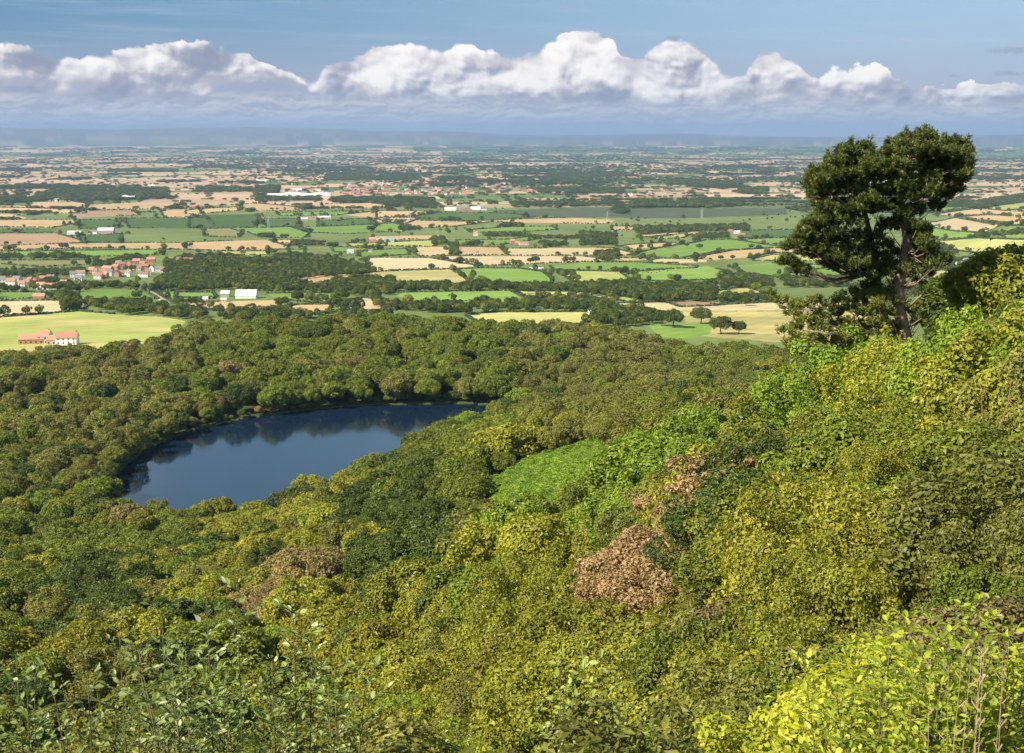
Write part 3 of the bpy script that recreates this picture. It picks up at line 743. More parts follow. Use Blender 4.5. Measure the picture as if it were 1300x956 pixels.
# lighter copies for the mass of the forest and for the vale
MIDT = [crown_mesh('mid_crown', 90+i, 'tree', 4600, .055) for i in range(6)] + [crown_mesh('mid_birch', 97+i, 'birch', 3600, .042) for i in range(2)]
FART = [crown_mesh('far_crown', 110+i, 'far', 700, .11) for i in range(5)]
for m_ in MIDT+FART: m_.materials.append(FM['mid green'])
HUES = list(FM)
def proto_collection(name, meshes):
    col_ = bpy.data.collections.new(name)
    for hi_, hu in enumerate(HUES):
        for mi, me in enumerate(meshes):
            o = bpy.data.objects.new('%s_%02d_%02d' % (name, hi_, mi), me); col_.objects.link(o)
            o.material_slots[0].link = 'OBJECT'; o.material_slots[0].material = FM[hu]
    return col_, len(meshes)
def stuff(name, pts, idx, scl, rot, col_, **tags):
    """one object: a point mesh whose points carry plants"""
    n = len(pts); me = bpy.data.meshes.new(name); me.vertices.add(n); me.vertices.foreach_set('co', np.asarray(pts, np.float32).ravel())
    for an, arr, ty in (('pidx', idx, 'INT'), ('rotz', rot, 'FLOAT')):
        a = me.attributes.new(an, ty, 'POINT'); a.data.foreach_set('value', np.asarray(arr, np.int32 if ty == 'INT' else np.float32))
    a = me.attributes.new('scl', 'FLOAT_VECTOR', 'POINT'); a.data.foreach_set('vector', np.asarray(scl, np.float32).ravel())
    o = link(name, me)
    ng = bpy.data.node_groups.new(name+'_scatter', 'GeometryNodeTree')
    ng.interface.new_socket('Geometry', in_out='INPUT', socket_type='NodeSocketGeometry'); ng.interface.new_socket('Geometry', in_out='OUTPUT', socket_type='NodeSocketGeometry')
    N = ng.nodes; L = ng.links
    gi = N.new('NodeGroupInput'); go = N.new('NodeGroupOutput'); ip = N.new('GeometryNodeInstanceOnPoints'); ci = N.new('GeometryNodeCollectionInfo')
    ci.inputs['Collection'].default_value = col_; ci.inputs['Separate Children'].default_value = True; ci.inputs['Reset Children'].default_value = True
    def na(nm, ty):
        q = N.new('GeometryNodeInputNamedAttribute'); q.data_type = ty; q.inputs['Name'].default_value = nm; return q.outputs['Attribute']
    L.new(gi.outputs[0], ip.inputs['Points']); L.new(ci.outputs[0], ip.inputs['Instance']); ip.inputs['Pick Instance'].default_value = True
    L.new(na('pidx', 'INT'), ip.inputs['Instance Index'])
    cx = N.new('ShaderNodeCombineXYZ'); L.new(na('rotz', 'FLOAT'), cx.inputs[2]); L.new(cx.outputs[0], ip.inputs['Rotation'])
    L.new(na('scl', 'FLOAT_VECTOR'), ip.inputs['Scale']); L.new(ip.outputs[0], go.inputs[0])
    md = o.modifiers.new('scatter', 'NODES'); md.node_group = ng
    return tag(o, kind='stuff', **tags)
MIDC, NMID = proto_collection('mid', MIDT); FARC, NFAR = proto_collection('far', FART)

# ------------------------------------------------------------------ where the plants stand
def visible(x, y, ztop):
    r = np.hypot(x, y); phi = np.arctan2(x, y)
    i = np.clip(((phi-PH0)/(PH1-PH0)*(NPH-1)).round().astype(int), 0, NPH-1)
    j = np.clip((np.log(r*.97)/LR1*(NLR-1)).astype(int), 0, NLR-1)
    return (ztop-CZ)/r - CUM[i, j]
_PHg, _LRg = np.meshgrid(phg, lrg, indexing='ij'); _Rg = np.exp(_LRg)
_Hg = H(_Rg*np.sin(_PHg), _Rg*np.cos(_PHg))
_m = mmask(_PHg, _Rg)
_lk = in_lake(_Rg*np.sin(_PHg), _Rg*np.cos(_PHg))
_cov = np.where((_Rg > 880) | (_Rg < 6) | _lk, 0, th(_Rg)*.6*(1-_m))
CUM = np.maximum.accumulate((_Hg+_cov-CZ)/_Rg, axis=1)
MEADOW_PX = [(600,640),(618,620),(650,598),(690,578),(735,568),(775,574),(805,585),(790,600),(745,612),(712,626),(680,640),(640,652)]
def inside_px(x, y, z, poly):
    px, py = project(x, y, z); return pip(px, py, poly)

PL = []     # x, y, z, h, kind, hue index, shape index, rot
def pick(rg, table):
    ks = list(table); p = np.array([table[k] for k in ks], float); return ks[rg.choice(len(ks), p=p/p.sum())]
r = 7.0; rows = []
while r < 900:
    h = float(th(r)); s = h*(.92 if r < 75 else (.84 if r < 480 else .74))
    n = int(.86*r/s)
    for k in range(n):
        ph_ = -.43 + .86*(k+.5*(len(rows) % 2)+rng.uniform(-.32, .32))/max(n, 1)
        rr = r + rng.uniform(-.35, .35)*s
        rows.append((ph_, rr))
    rows.append((0, -1)) if False else None
    r += s*.88
rows = np.array(rows); X_, Y_ = rows[:, 1]*np.sin(rows[:, 0]), rows[:, 1]*np.cos(rows[:, 0])
R_ = rows[:, 1]; Z_ = H(X_, Y_)
hh = th(R_)*np.where(R_ < 75, rng.uniform(.60, 1.40, len(R_)), rng.uniform(.62, 1.38, len(R_)))
m_ = mmask(rows[:, 0], R_)
px, py = project(X_, Y_, Z_+hh); pxb, pyb = project(X_, Y_, Z_)
keep = ~in_lake(X_, Y_) & (px > -70) & (px < 1370) & (py < 985)
mead = pip(pxb, pyb, MEADOW_PX) & (R_ > 110) & (R_ < 300)
keep &= ~mead
hh = np.maximum(hh-7.2*m_, 1.3)
lim = -slope(895)*R_ - (Z_-CZ)
hh = np.where((R_ < 26) & (px < 640), np.clip(lim, .7, hh), hh)
hh = np.where(R_ < 22, np.minimum(hh, th(R_)*1.15), hh)
_yb = np.interp(px, [560,595,640,700,750,805,830], [640,650,654,638,618,598,590])
_pb = project(X_, Y_, Z_)
_fr = (px > 590) & (px < 812) & (R_ > 60) & (R_ < 230) & (_pb[1] > _yb-4)
_hl = -slope(_yb-20)*R_ - (Z_-CZ)
hh = np.where(_fr, np.clip(_hl, .9, hh), hh)
cut = _fr & (hh < .95)
keep &= ~cut
vis = visible(X_, Y_, Z_+hh*1.05)
keep &= vis > -.004
# far edge of the forest: the line of crowns against the fields
EDGE = np.interp(px, [-60,0,60,100,150,200,235,262,300,420,470,520,560,600,650,700,740,790,850,900,950,1000,1100,1400], [446,446,438,436,432,426,412,402,400,398,392,390,396,403,406,406,404,415,428,434,432,440,450,460])
keep &= ~((R_ > 700) & (py < EDGE-2))
keep &= ~((R_ > 600) & (np.abs(px-40) < 55) & (py > 470) & (py < 540) & (rng.random(len(px)) < .45))
ids = np.where(keep)[0]
print('plants kept', len(ids))
SAPL = []
for i in ids:
    r = R_[i]; x = px[i]
    if r < 75:
        if x > 1030: T_ = {'yellow-green': .36, 'olive': .34, 'mid green': .14, 'brownish': .06, 'bright green': .05, 'dark green': .05}
        else: T_ = {'yellow-green': .50, 'mid green': .22, 'bright green': .14, 'olive': .12, 'brownish': .02}
        if r < 20: T_ = {'olive': .48, 'mid green': .24, 'brownish': .12, 'yellow-green': .16}
        kind = 'thicket' if (rng.random() < .55 or r < 16) else 'shrub'
    elif r < 480:
        if x < 620: T_ = {'mid green': .32, 'dark green': .24, 'yellow-green': .20, 'olive': .18, 'brownish': .03, 'bright green': .03}
        else: T_ = {'mid green': .34, 'dark green': .14, 'yellow-green': .22, 'olive': .20, 'brownish': .03, 'bright green': .07}
        kind = 'tree'
    else:
        if x < 430: T_ = {'olive': .44, 'dark green': .26, 'mid green': .20, 'yellow-green': .06, 'brownish': .04}
        elif x < 720: T_ = {'dark green': .26, 'mid green': .42, 'olive': .18, 'brownish': .03, 'bright green': .05, 'yellow-green': .04}
        else: T_ = {'dark green': .14, 'mid green': .22, 'olive': .44, 'yellow-green': .10, 'brownish': .04, 'bright green': .03}
        kind = 'tree'
    # neighbours of one stand share a colour more often than not
    if rng.random() < (.55 if r > 75 else .25):
        q = int(hash2(np.floor(X_[i]/(r*.11+4)), np.floor(Y_[i]/(r*.16+6)))*1e6)
        hue = pick(np.random.default_rng(q), T_)
    else: hue = pick(rng, T_)
    if kind == 'tree' and hue in ('olive', 'brownish') and rng.random() < .6: kind = 'birch'
    PL.append([X_[i], Y_[i], Z_[i], hh[i], kind, hue, px[i], py[i], r])
# low growth along the shore
for k in range(len(LAKE)):
    (x0, y0), (x1, y1) = LAKE[k], LAKE[(k+1) % len(LAKE)]
    d_ = math.hypot(x1-x0, y1-y0)
    for q in range(max(1, int(d_/3.2))):
        t = (q+rng.random())/max(1, int(d_/3.2)); o_ = rng.uniform(1.010, 1.045); x = lcx+((x0+(x1-x0)*t)-lcx)*o_; y = lcy+((y0+(y1-y0)*t)-lcy)*o_
        if math.hypot(x, y) < 520 and x > -110: continue
        h_ = rng.uniform(2.2, 6.0); z_ = float(H(x, y)); ppx, ppy = project(x, y, z_+h_)
        PL.append([x, y, z_, h_, 'tree', pick(rng, {'dark green': .4, 'mid green': .35, 'olive': .25}), float(ppx), float(ppy), math.hypot(x, y)])
# colours read off the photograph for the plants that stand out
def recolour(cx, cy_, rad, hue, rlim=(0, 900)):
    for p in PL:
        if math.hypot(p[6]-cx, (p[7]-cy_)) < rad and rlim[0] < p[8] < rlim[1]: p[5] = hue; p[4] = {'birch': 'tree'}.get(p[4], p[4])
recolour(335, 510, 9, 'russet', (560, 900)); recolour(290, 448, 6, 'brownish', (600, 900)); recolour(312, 452, 7, 'brownish', (600, 900))
recolour(385, 700, 26, 'brownish', (80, 300)); recolour(345, 755, 24, 'brownish', (80, 300)); recolour(590, 632, 30, 'brownish', (80, 300))
PL[:] = [p for p in PL if not (25 < p[8] < 60 and math.hypot((p[6]-905)/90, (p[7]-645)/62) < 1)]
for (cx_, r_, h_, hue_) in [(930, 51, 6.0, 'russet'), (896, 48, 5.4, 'russet'), (862, 44, 4.4, 'russet'), (1004, 52, 5.8, 'dark green'), (992, 46, 5.2, 'dark green'), (900, 41, 2.8, 'olive')]:
    a0_ = phi_of(cx_); x, y = r_*math.sin(a0_), r_*math.cos(a0_); z_ = float(H(x, y)); q_ = project(x, y, z_+h_); PL.append([x, y, z_, h_, 'thicket', hue_, float(q_[0]), float(q_[1]), float(r_)])
recolour(535, 650, 50, 'dark green', (100, 300)); recolour(600, 560, 48, 'mid green', (150, 400)); recolour(120, 700, 60, 'dark green', (100, 300))
recolour(840, 575, 30, 'bright green', (60, 300)); recolour(1190, 430, 30, 'yellow-green', (20, 75)); recolour(1110, 520, 22, 'yellow-green', (20, 75))
for p in PL:
    if p[6] > 1180 and p[7] < 430 and p[8] < 90 and p[5] == 'brownish': p[5] = 'olive'
recolour(1215, 850, 95, 'lemon green', (5, 13))

big = sorted([p for p in PL if p[4] in ('tree', 'birch')], key=lambda p: -p[3]/p[8])
shr = sorted([p for p in PL if p[4] in ('shrub', 'thicket')], key=lambda p: p[8])
IND = big[:292]; rest = big[292:] + shr[292:]; shr = shr[:292]
print('individual trees', len(IND), 'shrubs', len(shr), 'mass', len(rest), 'cut at r', IND[-1][8])
for k_, L_ in (('tree', IND), ('shrub', shr)): pass
def near_mark(p, marks):
    best = min(marks, key=lambda m: math.hypot(p[6]-m[0], (p[7]-m[1])))
    dx_, dy_2 = p[6]-best[0], p[7]-best[1]
    if abs(dx_) > abs(dy_2): rel = 'right of' if dx_ > 0 else 'left of'
    else: rel = 'below' if dy_2 > 0 else 'above'
    return rel, best[2]
MARKS_T = [(300,650,"the lake's near shore"), (155,600,"the lake's left end"), (690,605,'the bracken clearing'), (470,560,'the lake narrows'), (760,500,'the wooded slope crest'),
           (385,700,'the brown-tinged birches'), (520,660,'the dark thick oaks'), (250,800,'the pale sapling sprays'), (60,760,'the shaded lower-left canopy'), (900,480,'the bank under the pine'), (590,750,'the leafy bank foot'), (130,700,'the dark stand near the lake')]
MARKS_S = [(1140,420,'the lone pine'), (890,650,'the russet dead-leaved bush'), (1190,820,'the lemon-green bramble patch'), (1290,340,'the highest bush of the right edge'), (980,620,'the dark bush beside the russet one'),
           (690,605,'the bracken clearing'), (1250,560,'the bare reddish stems'), (760,740,'the open lower bank'), (620,800,'the lower bank edge'), (1080,720,'the olive thicket low on the bank'), (940,760,'the middle of the scrub bank'), (1200,640,'the right-hand scrub face'), (900,540,'the bank shoulder')]
ORD = ['nearest it','second out','third out','fourth out','fifth out','sixth out','seventh out','eighth out','ninth out','tenth out','eleventh out','twelfth out','thirteenth out','fourteenth out','fifteenth out','sixteenth out','seventeenth out','eighteenth out','nineteenth out','twentieth out']
SHAPEW = {'tree': 'round-crowned tree', 'birch': 'feathery narrow tree', 'shrub': 'rounded bush', 'thicket': 'twiggy bush'}
def label_all(L_, marks):
    d = {}
    for p in L_:
        rel, mk = near_mark(p, marks); d.setdefault((p[5], SHAPEW[p[4]], rel, mk), []).append(p)
    for (hue, w_, rel, mk), ps in d.items():
        mm_ = [m for m in marks if m[2] == mk][0]
        ps.sort(key=lambda p: math.hypot(p[6]-mm_[0], p[7]-mm_[1]))
        for k, p in enumerate(ps):
            lab = '%s %s %s %s' % (hue, w_, rel, mk)
            if len(ps) > 1: lab += ', ' + ORD[min(k, 19)]
            p.append(lab)
label_all(IND, MARKS_T); label_all(shr, MARKS_S)
def plant(name, cat, p, group):
    x, y, z, h, kind, hue = p[:6]
    cm, tm = SH[kind][int(rng.integers(len(SH[kind])))]
    o = bpy.data.objects.new(name, None); C.objects.link(o); o.empty_display_size = .3
    o.location = (x, y, z-.05*h); wd = rng.uniform(.85, 1.3)
    o.scale = (h*wd, h*wd, h); o.rotation_euler = (rng.uniform(-.06, .06), rng.uniform(-.06, .06), rng.uniform(0, 6.28))
    tag(o, p[-1], cat, group)
    c = link('crown' if cat == 'tree' else 'foliage', cm, parent=o); t = link('trunk' if cat == 'tree' else 'stem', tm, parent=o)
    c.material_slots[0].link = 'OBJECT'; c.material_slots[0].material = FM[hue]
    return o
for p in IND: plant('birch_tree' if p[4] == 'birch' else 'broadleaf_tree', 'tree', p, 'trees on the slope below the scarp')
for p in shr: plant('shrub', 'shrub', p, 'bushes covering the bank')

def scatter_plants(name, L_, col_, nper, **tags):
    pts, idx, scl, rot = [], [], [], []
    for p in L_:
        x, y, z, h, kind, hue = p[:6]
        if nper == NMID: sh = int(rng.integers(6)) if kind != 'birch' else 6+int(rng.integers(2))
        else: sh = int(rng.integers(nper))
        pts.append((x, y, z-.05*h)); idx.append(HUES.index(hue)*nper+sh); rot.append(rng.uniform(0, 6.28))
        w_ = h*rng.uniform(.92, 1.22)*p[9] if len(p) > 9 and not isinstance(p[9], str) else h*rng.uniform(.85, 1.3)
        scl.append((w_, w_, h))
    return stuff(name, pts, idx, scl, rot, col_, **tags)
fnear = [p for p in rest if p[8] < 480]; ffar = [p for p in rest if p[8] >= 480]
scatter_plants('slope_woodland', fnear, MIDC, NMID, label='mixed green woodland running down the slope to the lake', cat='woodland')
scatter_plants('lakeside_forest', ffar, MIDC, NMID, label='olive and green forest standing round the far side of the lake', cat='forest')

# bracken in the clearing, undergrowth on the open spots
fern = crown_mesh('fern_clump', 200, 'shrub', 900, .16, up=1.2, wid=.35); fern.materials.append(FM['bright green'])
fcol = bpy.data.collections.new('fern'); fo = bpy.data.objects.new('fern_clump', fern); fcol.objects.link(fo)
MF = foliage('bracken_leaf', (.09,.16,.012), (.28,.40,.040), (.36,.36,.08), objvar=.3); fo.material_slots[0].link = 'OBJECT'; fo.material_slots[0].material = MF
a_ = rng.uniform(phi_of(540), phi_of(870), 16000); rr = np.exp(rng.uniform(math.log(80), math.log(330), 16000))
bx, by = rr*np.sin(a_), rr*np.cos(a_); bz = H(bx, by)
_pp = project(bx, by, bz); q = pip(_pp[0], _pp[1], [(700+(x-700)*1.25, 606+(y-606)*(1.25 if y < 606 else 1.9)) for x, y in MEADOW_PX])
bx, by, bz = bx[q], by[q], bz[q]
s_ = rng.uniform(.5, 2.0, len(bx))*np.clip(np.hypot(bx, by)/150, .6, 1.1)
stuff('bracken', np.stack([bx, by, bz-.1], -1), np.zeros(len(bx)), np.stack([s_*1.3, s_*1.3, s_], -1), rng.uniform(0, 6.28, len(bx)), fcol, label='bright green bracken filling the clearing on the slope', cat='bracken')
# undergrowth under the near bushes so that no bare slope shows between them
n = 4600; rr = np.exp(rng.uniform(math.log(9.5), math.log(120), n)); a_ = rng.uniform(-.43, .43, n)
ux, uy = rr*np.sin(a_), rr*np.cos(a_); uz = H(ux, uy)
und = crown_mesh('undergrowth_clump', 201, 'thicket', 2600, .05); und.materials.append(FM['olive'])
ucol = bpy.data.collections.new('under')
for k, hu in enumerate(('olive', 'mid green', 'yellow-green', 'dark green')):
    uo = bpy.data.objects.new('under_%d' % k, und); ucol.objects.link(uo); uo.material_slots[0].link = 'OBJECT'; uo.material_slots[0].material = FM[hu]
s_ = rng.uniform(.5, 1.0, n)*(1+rr*.012)
stuff('undergrowth', np.stack([ux, uy, uz-.1], -1), rng.integers(0, 4, n), np.stack([s_, s_, s_*.9], -1), rng.uniform(0, 6.28, n), ucol, label='low tangled undergrowth between the bushes on the bank', cat='undergrowth')
# reeds on the far shore
rx, ry = [], []
for k in range(600):
    t = rng.uniform(0, 1); xx = np.interp(t, [0, .3, .6, 1], [235, 400, 520, 628]); yy = np.interp(xx, [235, 320, 400, 450, 520, 600, 632], [548, 529, 519, 515, 512, 512, 515])
    if 280 < xx < 385 and rng.random() < .7: continue
    x, y = lake_pt(xx, yy+rng.uniform(-.6, .3)); rx.append(x); ry.append(y)
s_ = rng.uniform(.3, .7, len(rx))
rcol = bpy.data.collections.new('reed'); reed = crown_mesh('reed_clump', 202, 'shrub', 300, .2, wid=.2, up=0); reed.materials.append(foliage('reed_leaf', (.20,.22,.04), (.40,.38,.10)))
rcol.objects.link(bpy.data.objects.new('reed_clump', reed))
stuff('reeds', [(x, y, LAKE_Z-.1) for x, y in zip(rx, ry)], [0]*len(rx), np.stack([s_*2.2, s_*1.2, s_*1.0], -1), rng.uniform(0, .4, len(rx)), rcol, label='pale yellow-green reeds along the far edge of the lake', cat='reeds')
# ------------------------------------------------------------------ the vale: hedges, trees, woods
MHEDGE = foliage('hedge_leaf', (.028,.048,.012), (.070,.095,.024), objvar=.25)
CLN = {'T': 'tan stubble field', 'T2': 'pale stubble field', 'B': 'brown ploughed field', 'P': 'straw field', 'YY': 'yellow hay field', 'Y': 'yellow-green pasture', 'G': 'green pasture',
       'Gb': 'bright green pasture', 'g': 'deep green field', 'O': 'olive rough field', 'O2': 'faded pasture', 'M': 'dark marshy field', 'L': 'lane'}
LM = [(60,430,'the red-roofed farm'), (315,372,'the big white roof'), (170,345,'the red-roofed village'), (120,305,'the farm sheds'), (400,277,'the pale hill farm'), (490,305,'the turquoise-roofed barn'), (600,265,'the long grey farm'),
      (655,310,'the small red farmstead'), (752,396,'the white field shelter'), (860,390,'the round trees'), (960,300,'the farm by the marsh'), (1230,330,'the white cottages'), (1110,300,'the lone pine'), (560,350,'the long stubble'), (800,360,'the grazed slope'), (420,340,'the large vale wood')]
octv = np.array([(1,0,0),(0,1,0),(-1,0,0),(0,-1,0),(.6,.6,.9),(-.6,.5,1),(-.5,-.6,.85),(.6,-.6,1)], float)
octf = [(0,1,4),(1,2,5),(2,3,6),(3,0,7),(0,4,7),(1,5,4),(2,6,5),(3,7,6),(4,5,7),(5,6,7)]
hedge_trees = []
groups_h = {}
for fi, (cls, W) in enumerate(FW):
    if cls in ('L', 'M'): continue
    pts = []; n = len(W); hv = []
    for k in range(n):
        a, b_ = W[k], W[(k+1) % n]; d = math.hypot(a[0]-b_[0], a[1]-b_[1]); rmid = math.hypot(*a)
        if d > 1200: continue
        if rmid < 1250 and cls in ('Y', 'O2', 'P', 'Gb'): continue       # open edges by the wood
        if hash2(fi, k//4) > .86: continue
        st_ = 3.2*rmid/2200; m = int(d/st_)
        for q in range(m):
            t = (q+random.random())/m; hv.append((a[0]+(b_[0]-a[0])*t+random.uniform(-1,1), a[1]+(b_[1]-a[1])*t+random.uniform(-1,1), rmid))
        for q in range(int(d/38)+1):
            if random.random() < .32*min(1, d/38): t = random.random(); hedge_trees.append((a[0]+(b_[0]-a[0])*t, a[1]+(b_[1]-a[1])*t))
    if len(hv) < 6: continue
    hv = np.array(hv); z = H(hv[:, 0], hv[:, 1]); s = rng.uniform(.9, 2.0, len(hv))*(.8+hv[:, 2]/4200)
    base_ = hv[0, 0], hv[0, 1], z[0]
    V_ = np.stack([hv[:, 0]-base_[0], hv[:, 1]-base_[1], z-base_[2]-.2], -1)[:, None, :] + octv[None]*s[:, None, None]*rng.uniform(.8, 1.25, (len(hv), 8, 1))
    F_ = (np.arange(len(hv))[:, None, None]*8 + np.array(octf)[None]).reshape(-1, 3)
    me = mesh_np('hedge', V_.reshape(-1, 3), F_, False, {'v': ('FLOAT', 'FACE', rng.uniform(0, 1, len(F_)))})
    o = link('hedge', me, MHEDGE, loc=base_)
    cxp = np.mean([project(x, y, float(H(x, y)))[0] for x, y in W[::4]]); cyp = np.mean([project(x, y, float(H(x, y)))[1] for x, y in W[::4]])
    best = min(LM, key=lambda m: math.hypot(cxp-m[0], (cyp-m[1])*1.6))
    ddx, ddy = cxp-best[0], (cyp-best[1])*1.6
    rel = ('right of' if ddx > 0 else 'left of') if abs(ddx) > abs(ddy) else ('in front of' if ddy > 0 else 'beyond')
    groups_h.setdefault((CLN[cls], rel, best[2]), []).append((math.hypot(ddx, ddy), o))
for (c_, rel, mk), L_ in groups_h.items():
    L_.sort(key=lambda t: t[0])
    for k, (_, o) in enumerate(L_):
        tag(o, 'dark hedge round the %s %s %s%s' % (c_, rel, mk, '' if len(L_) == 1 else ', '+ORD[k]), 'hedge', 'hedges round the fields of the vale')

WOODS = [
 P('B',-60,335,200,322,330,342,480,352,600,312,850,342,1100,402,1108,450,1030,458,700,482,560,498,690,524,810,545,900,500,1060,488,1243,492,1243,600,1000,602,905,590,700,578,500,580,200,560,-60,575),
 P('A',990,352,1243,352,1243,575,960,560,945,500,1000,480,1052,470,1000,440),
 P('C',-10,500,200,515,600,500,800,515,1000,530,1243,522,1243,568,1000,570,800,566,0,580),
 P('D',0,510,200,506,400,490,520,520,900,510,905,640,540,636,400,622,150,592,0,560),
 P('C',-40,605,170,640,330,640,560,650,800,628,1000,592,1243,600,1370,610,1420,640,1420,698,1243,695,550,706,350,708,0,660),
 P('D',170,640,440,670,520,690,540,760,420,790,160,800,170,700),
 P('A',385,560,460,560,490,688,402,700,380,650), P('A',562,612,900,612,1243,692,1243,758,1100,732,1000,716,890,700,770,712,720,680,560,652),
 P('A',-60,418,230,424,400,415,540,418,540,440,430,470,300,500,190,480,-60,470), P('A',560,390,740,350,745,392,640,430,560,430), P('A',745,330,850,330,900,378,760,395),
 P('A',-60,345,120,345,128,380,-60,382), P('A',170,352,350,332,470,350,560,352,540,380,170,376), P('A',500,530,850,530,850,560,460,560), P('A',300,575,460,575,460,612,310,612),
 P('A',-60,560,190,556,190,575,-60,578), P('A',180,475,300,480,430,500,440,560,330,570,190,560),
 P('B',150,672,300,664,540,668,640,690,650,715,900,690,1240,690,1240,740,240,760), P('B',620,250,820,250,820,300,620,300), P('B',410,215,520,215,520,250,410,250),
 P('C',130,165,240,165,250,205,130,208), P('C',330,215,410,215,410,292,330,292), P('C',430,250,480,250,480,355,430,355), P('C',740,150,880,150,880,180,740,185), P('C',640,215,900,205,900,240,640,245), P('C',560,265,640,262,640,290,560,292),
 P('C',980,255,1140,255,1145,305,985,305), P('C',380,125,500,125,500,146,380,146), P('C',870,235,1243,240,1243,258,980,258),
 P('D',160,310,310,300,310,385,180,390), P('D',80,180,300,200,300,290,80,300), P('D',410,160,1100,135,1100,195,800,205,420,225), P('D',780,205,980,205,980,250,780,255), P('D',1040,440,1243,485,1243,560,920,550,920,490,990,470), P('D',900,590,1243,590,1243,640,960,640),
 P('D',430,690,560,690,560,750,430,760), P('E',750,118,960,105,1243,45,1360,30,1360,100,1243,118,980,168,760,145), P('E',720,460,760,450,960,440,992,490,930,558,860,540,740,530,640,560,540,520,560,490),
 P('E',520,640,640,630,800,660,850,640,940,640,900,700,700,712,540,705), P('E',710,370,810,380,810,428,700,425), P('E',1010,318,1243,270,1300,280,1300,300,1110,330,1020,340), P('E',-200,560,40,580,180,560,180,640,-200,650),
 P('Z',0,590,280,592,280,655,100,662,0,642), P('Z',290,640,440,625,450,658,300,662), P('E',200,620,520,600,520,700,200,700),
]
vale = []
def add_wood(poly, spacing=9.5, hr=(6, 10), T_=None, shift=8):
    y0_ = min(q[1] for q in poly); y1_ = max(q[1] for q in poly)
    sh_ = min(shift, (y1_-y0_)*.55)
    pts = [(a, min(446, b_+sh_*(1-(b_-y0_)/(y1_-y0_)))) for a, b_ in poly]
    X, Y = ground_hit([p[0] for p in pts], [p[1] for p in pts], 850, 30000, 260)
    W = list(zip(X, Y)); x0, x1, y0, y1 = X.min(), X.max(), Y.min(), Y.max()
    n = int((x1-x0)*(y1-y0)/spacing**2)
    if n > 60000: n = 60000
    x = rng.uniform(x0, x1, n); y = rng.uniform(y0, y1, n); k = pip(x, y, W); x, y = x[k], y[k]; z = H(x, y)
    for a, b_, c in zip(x, y, z): vale.append([a, b_, c, rng.uniform(*hr), 'tree', pick(rng, T_ or {'dark green': .80, 'mid green': .12, 'olive': .08}), 0, 0, 0])
for wd in WOODS: add_wood(wd)
print('wood trees', len(vale))
for x, y in hedge_trees:
    for q in range(random.choice((1, 1, 1, 2, 4))):
        a, b_ = x+random.uniform(-1, 1)*12*(q > 0), y+random.uniform(-1, 1)*9*(q > 0)
        vale.append([a, b_, float(H(a, b_)), rng.uniform(5, 12), 'tree', pick(rng, {'dark green': .7, 'mid green': .2, 'olive': .1}), 0, 0, 0])
# trees and thickets of the unfarmed ground between the traced fields
n = 3000; rr = np.sqrt(rng.uniform(930**2, 4600**2, n)); a_ = rng.uniform(-.41, .41, n); x, y = rr*np.sin(a_), rr*np.cos(a_)
free = np.ones(n, bool)
for cls, W in FW: free &= ~pip(x, y, W)
dens = fbm(x/260, y/260, 3, 21.0)
free &= (rng.random(n) < np.clip((dens-.44)*4.5, .06, .8))
x, y = x[free], y[free]; z = H(x, y)
for a, b_, c in zip(x, y, z): vale.append([a, b_, c, rng.uniform(4, 11), 'tree', pick(rng, {'dark green': .7, 'mid green': .2, 'olive': .1}), 0, 0, 0])
# single trees read off the photograph (crown centre x, foot y, height m)
SINGLES = [(855,416,13),(840,414,12),(890,411,12),(915,424,12),(938,424,9),(88,395,12),(93,385,11),(378,386,12),(362,388,8),(548,342,8),(673,335,9),(680,334,10),(658,337,8),(781,347,9),(747,343,6),(762,343,6),(845,315,9),(850,314,8),(872,314,9),(888,316,10),(814,316,9),
           (915,330,8),(930,330,9),(952,330,9),(860,358,9),(903,364,9),(290,318,8),(110,311,9),(45,264,8),(105,264,7),(133,266,7),(76,268,8),(24,275,8),(8,311,8),(25,311,8),(1242,262,10),(1245,268,8),(1277,288,11),(1222,292,8),(1232,303,9),(1200,356,9),(1205,275,10),(1190,276,9),(930,385,8),(947,388,8),(1255,280,7),(430,282,8),(365,287,8),(448,284,7),(345,267,9),(352,267,9)]
X, Y = ground_hit([s[0] for s in SINGLES], [s[1] for s in SINGLES], 850, 9000, 400)
single_pts = [(float(a), float(b_), s[2]*(1.15 if s[1] > 330 else 1.0), s) for a, b_, s in zip(X, Y, SINGLES)]
NMS = {}
for a, b_, hgt, s in single_pts:
    best = min(LM, key=lambda m: math.hypot(s[0]-m[0], (s[1]-m[1])*1.6)); ddx, ddy = s[0]-best[0], (s[1]-best[1])*1.6
    rel = ('right of' if ddx > 0 else 'left of') if abs(ddx) > abs(ddy) else ('in front of' if ddy > 0 else 'beyond')
    NMS.setdefault((rel, best[2]), []).append((math.hypot(ddx, ddy), a, b_, hgt))
for (rel, mk), L_ in NMS.items():
    L_.sort()
    for k, (_, a, b_, hgt) in enumerate(L_):
        o = bpy.data.objects.new('field_tree', None); C.objects.link(o); o.location = (a, b_, float(H(a, b_))-.3); o.scale = (hgt*1.15, hgt*1.15, hgt); o.rotation_euler = (0, 0, random.uniform(0, 6.28))
        tag(o, 'dark round tree in the fields %s %s%s' % (rel, mk, '' if len(L_) == 1 else ', '+ORD[k]), 'field tree', 'separate trees in the fields of the vale')
        c = link('crown', MIDT[k % 6], parent=o); c.material_slots[0].link = 'OBJECT'; c.material_slots[0].material = FM['dark green']; link('trunk', SH['tree'][k % 6][1], parent=o)
scatter_plants('vale_woods', vale, FARC, NFAR, label='dark woods and hedgerow trees between the fields of the near vale', cat='woods')
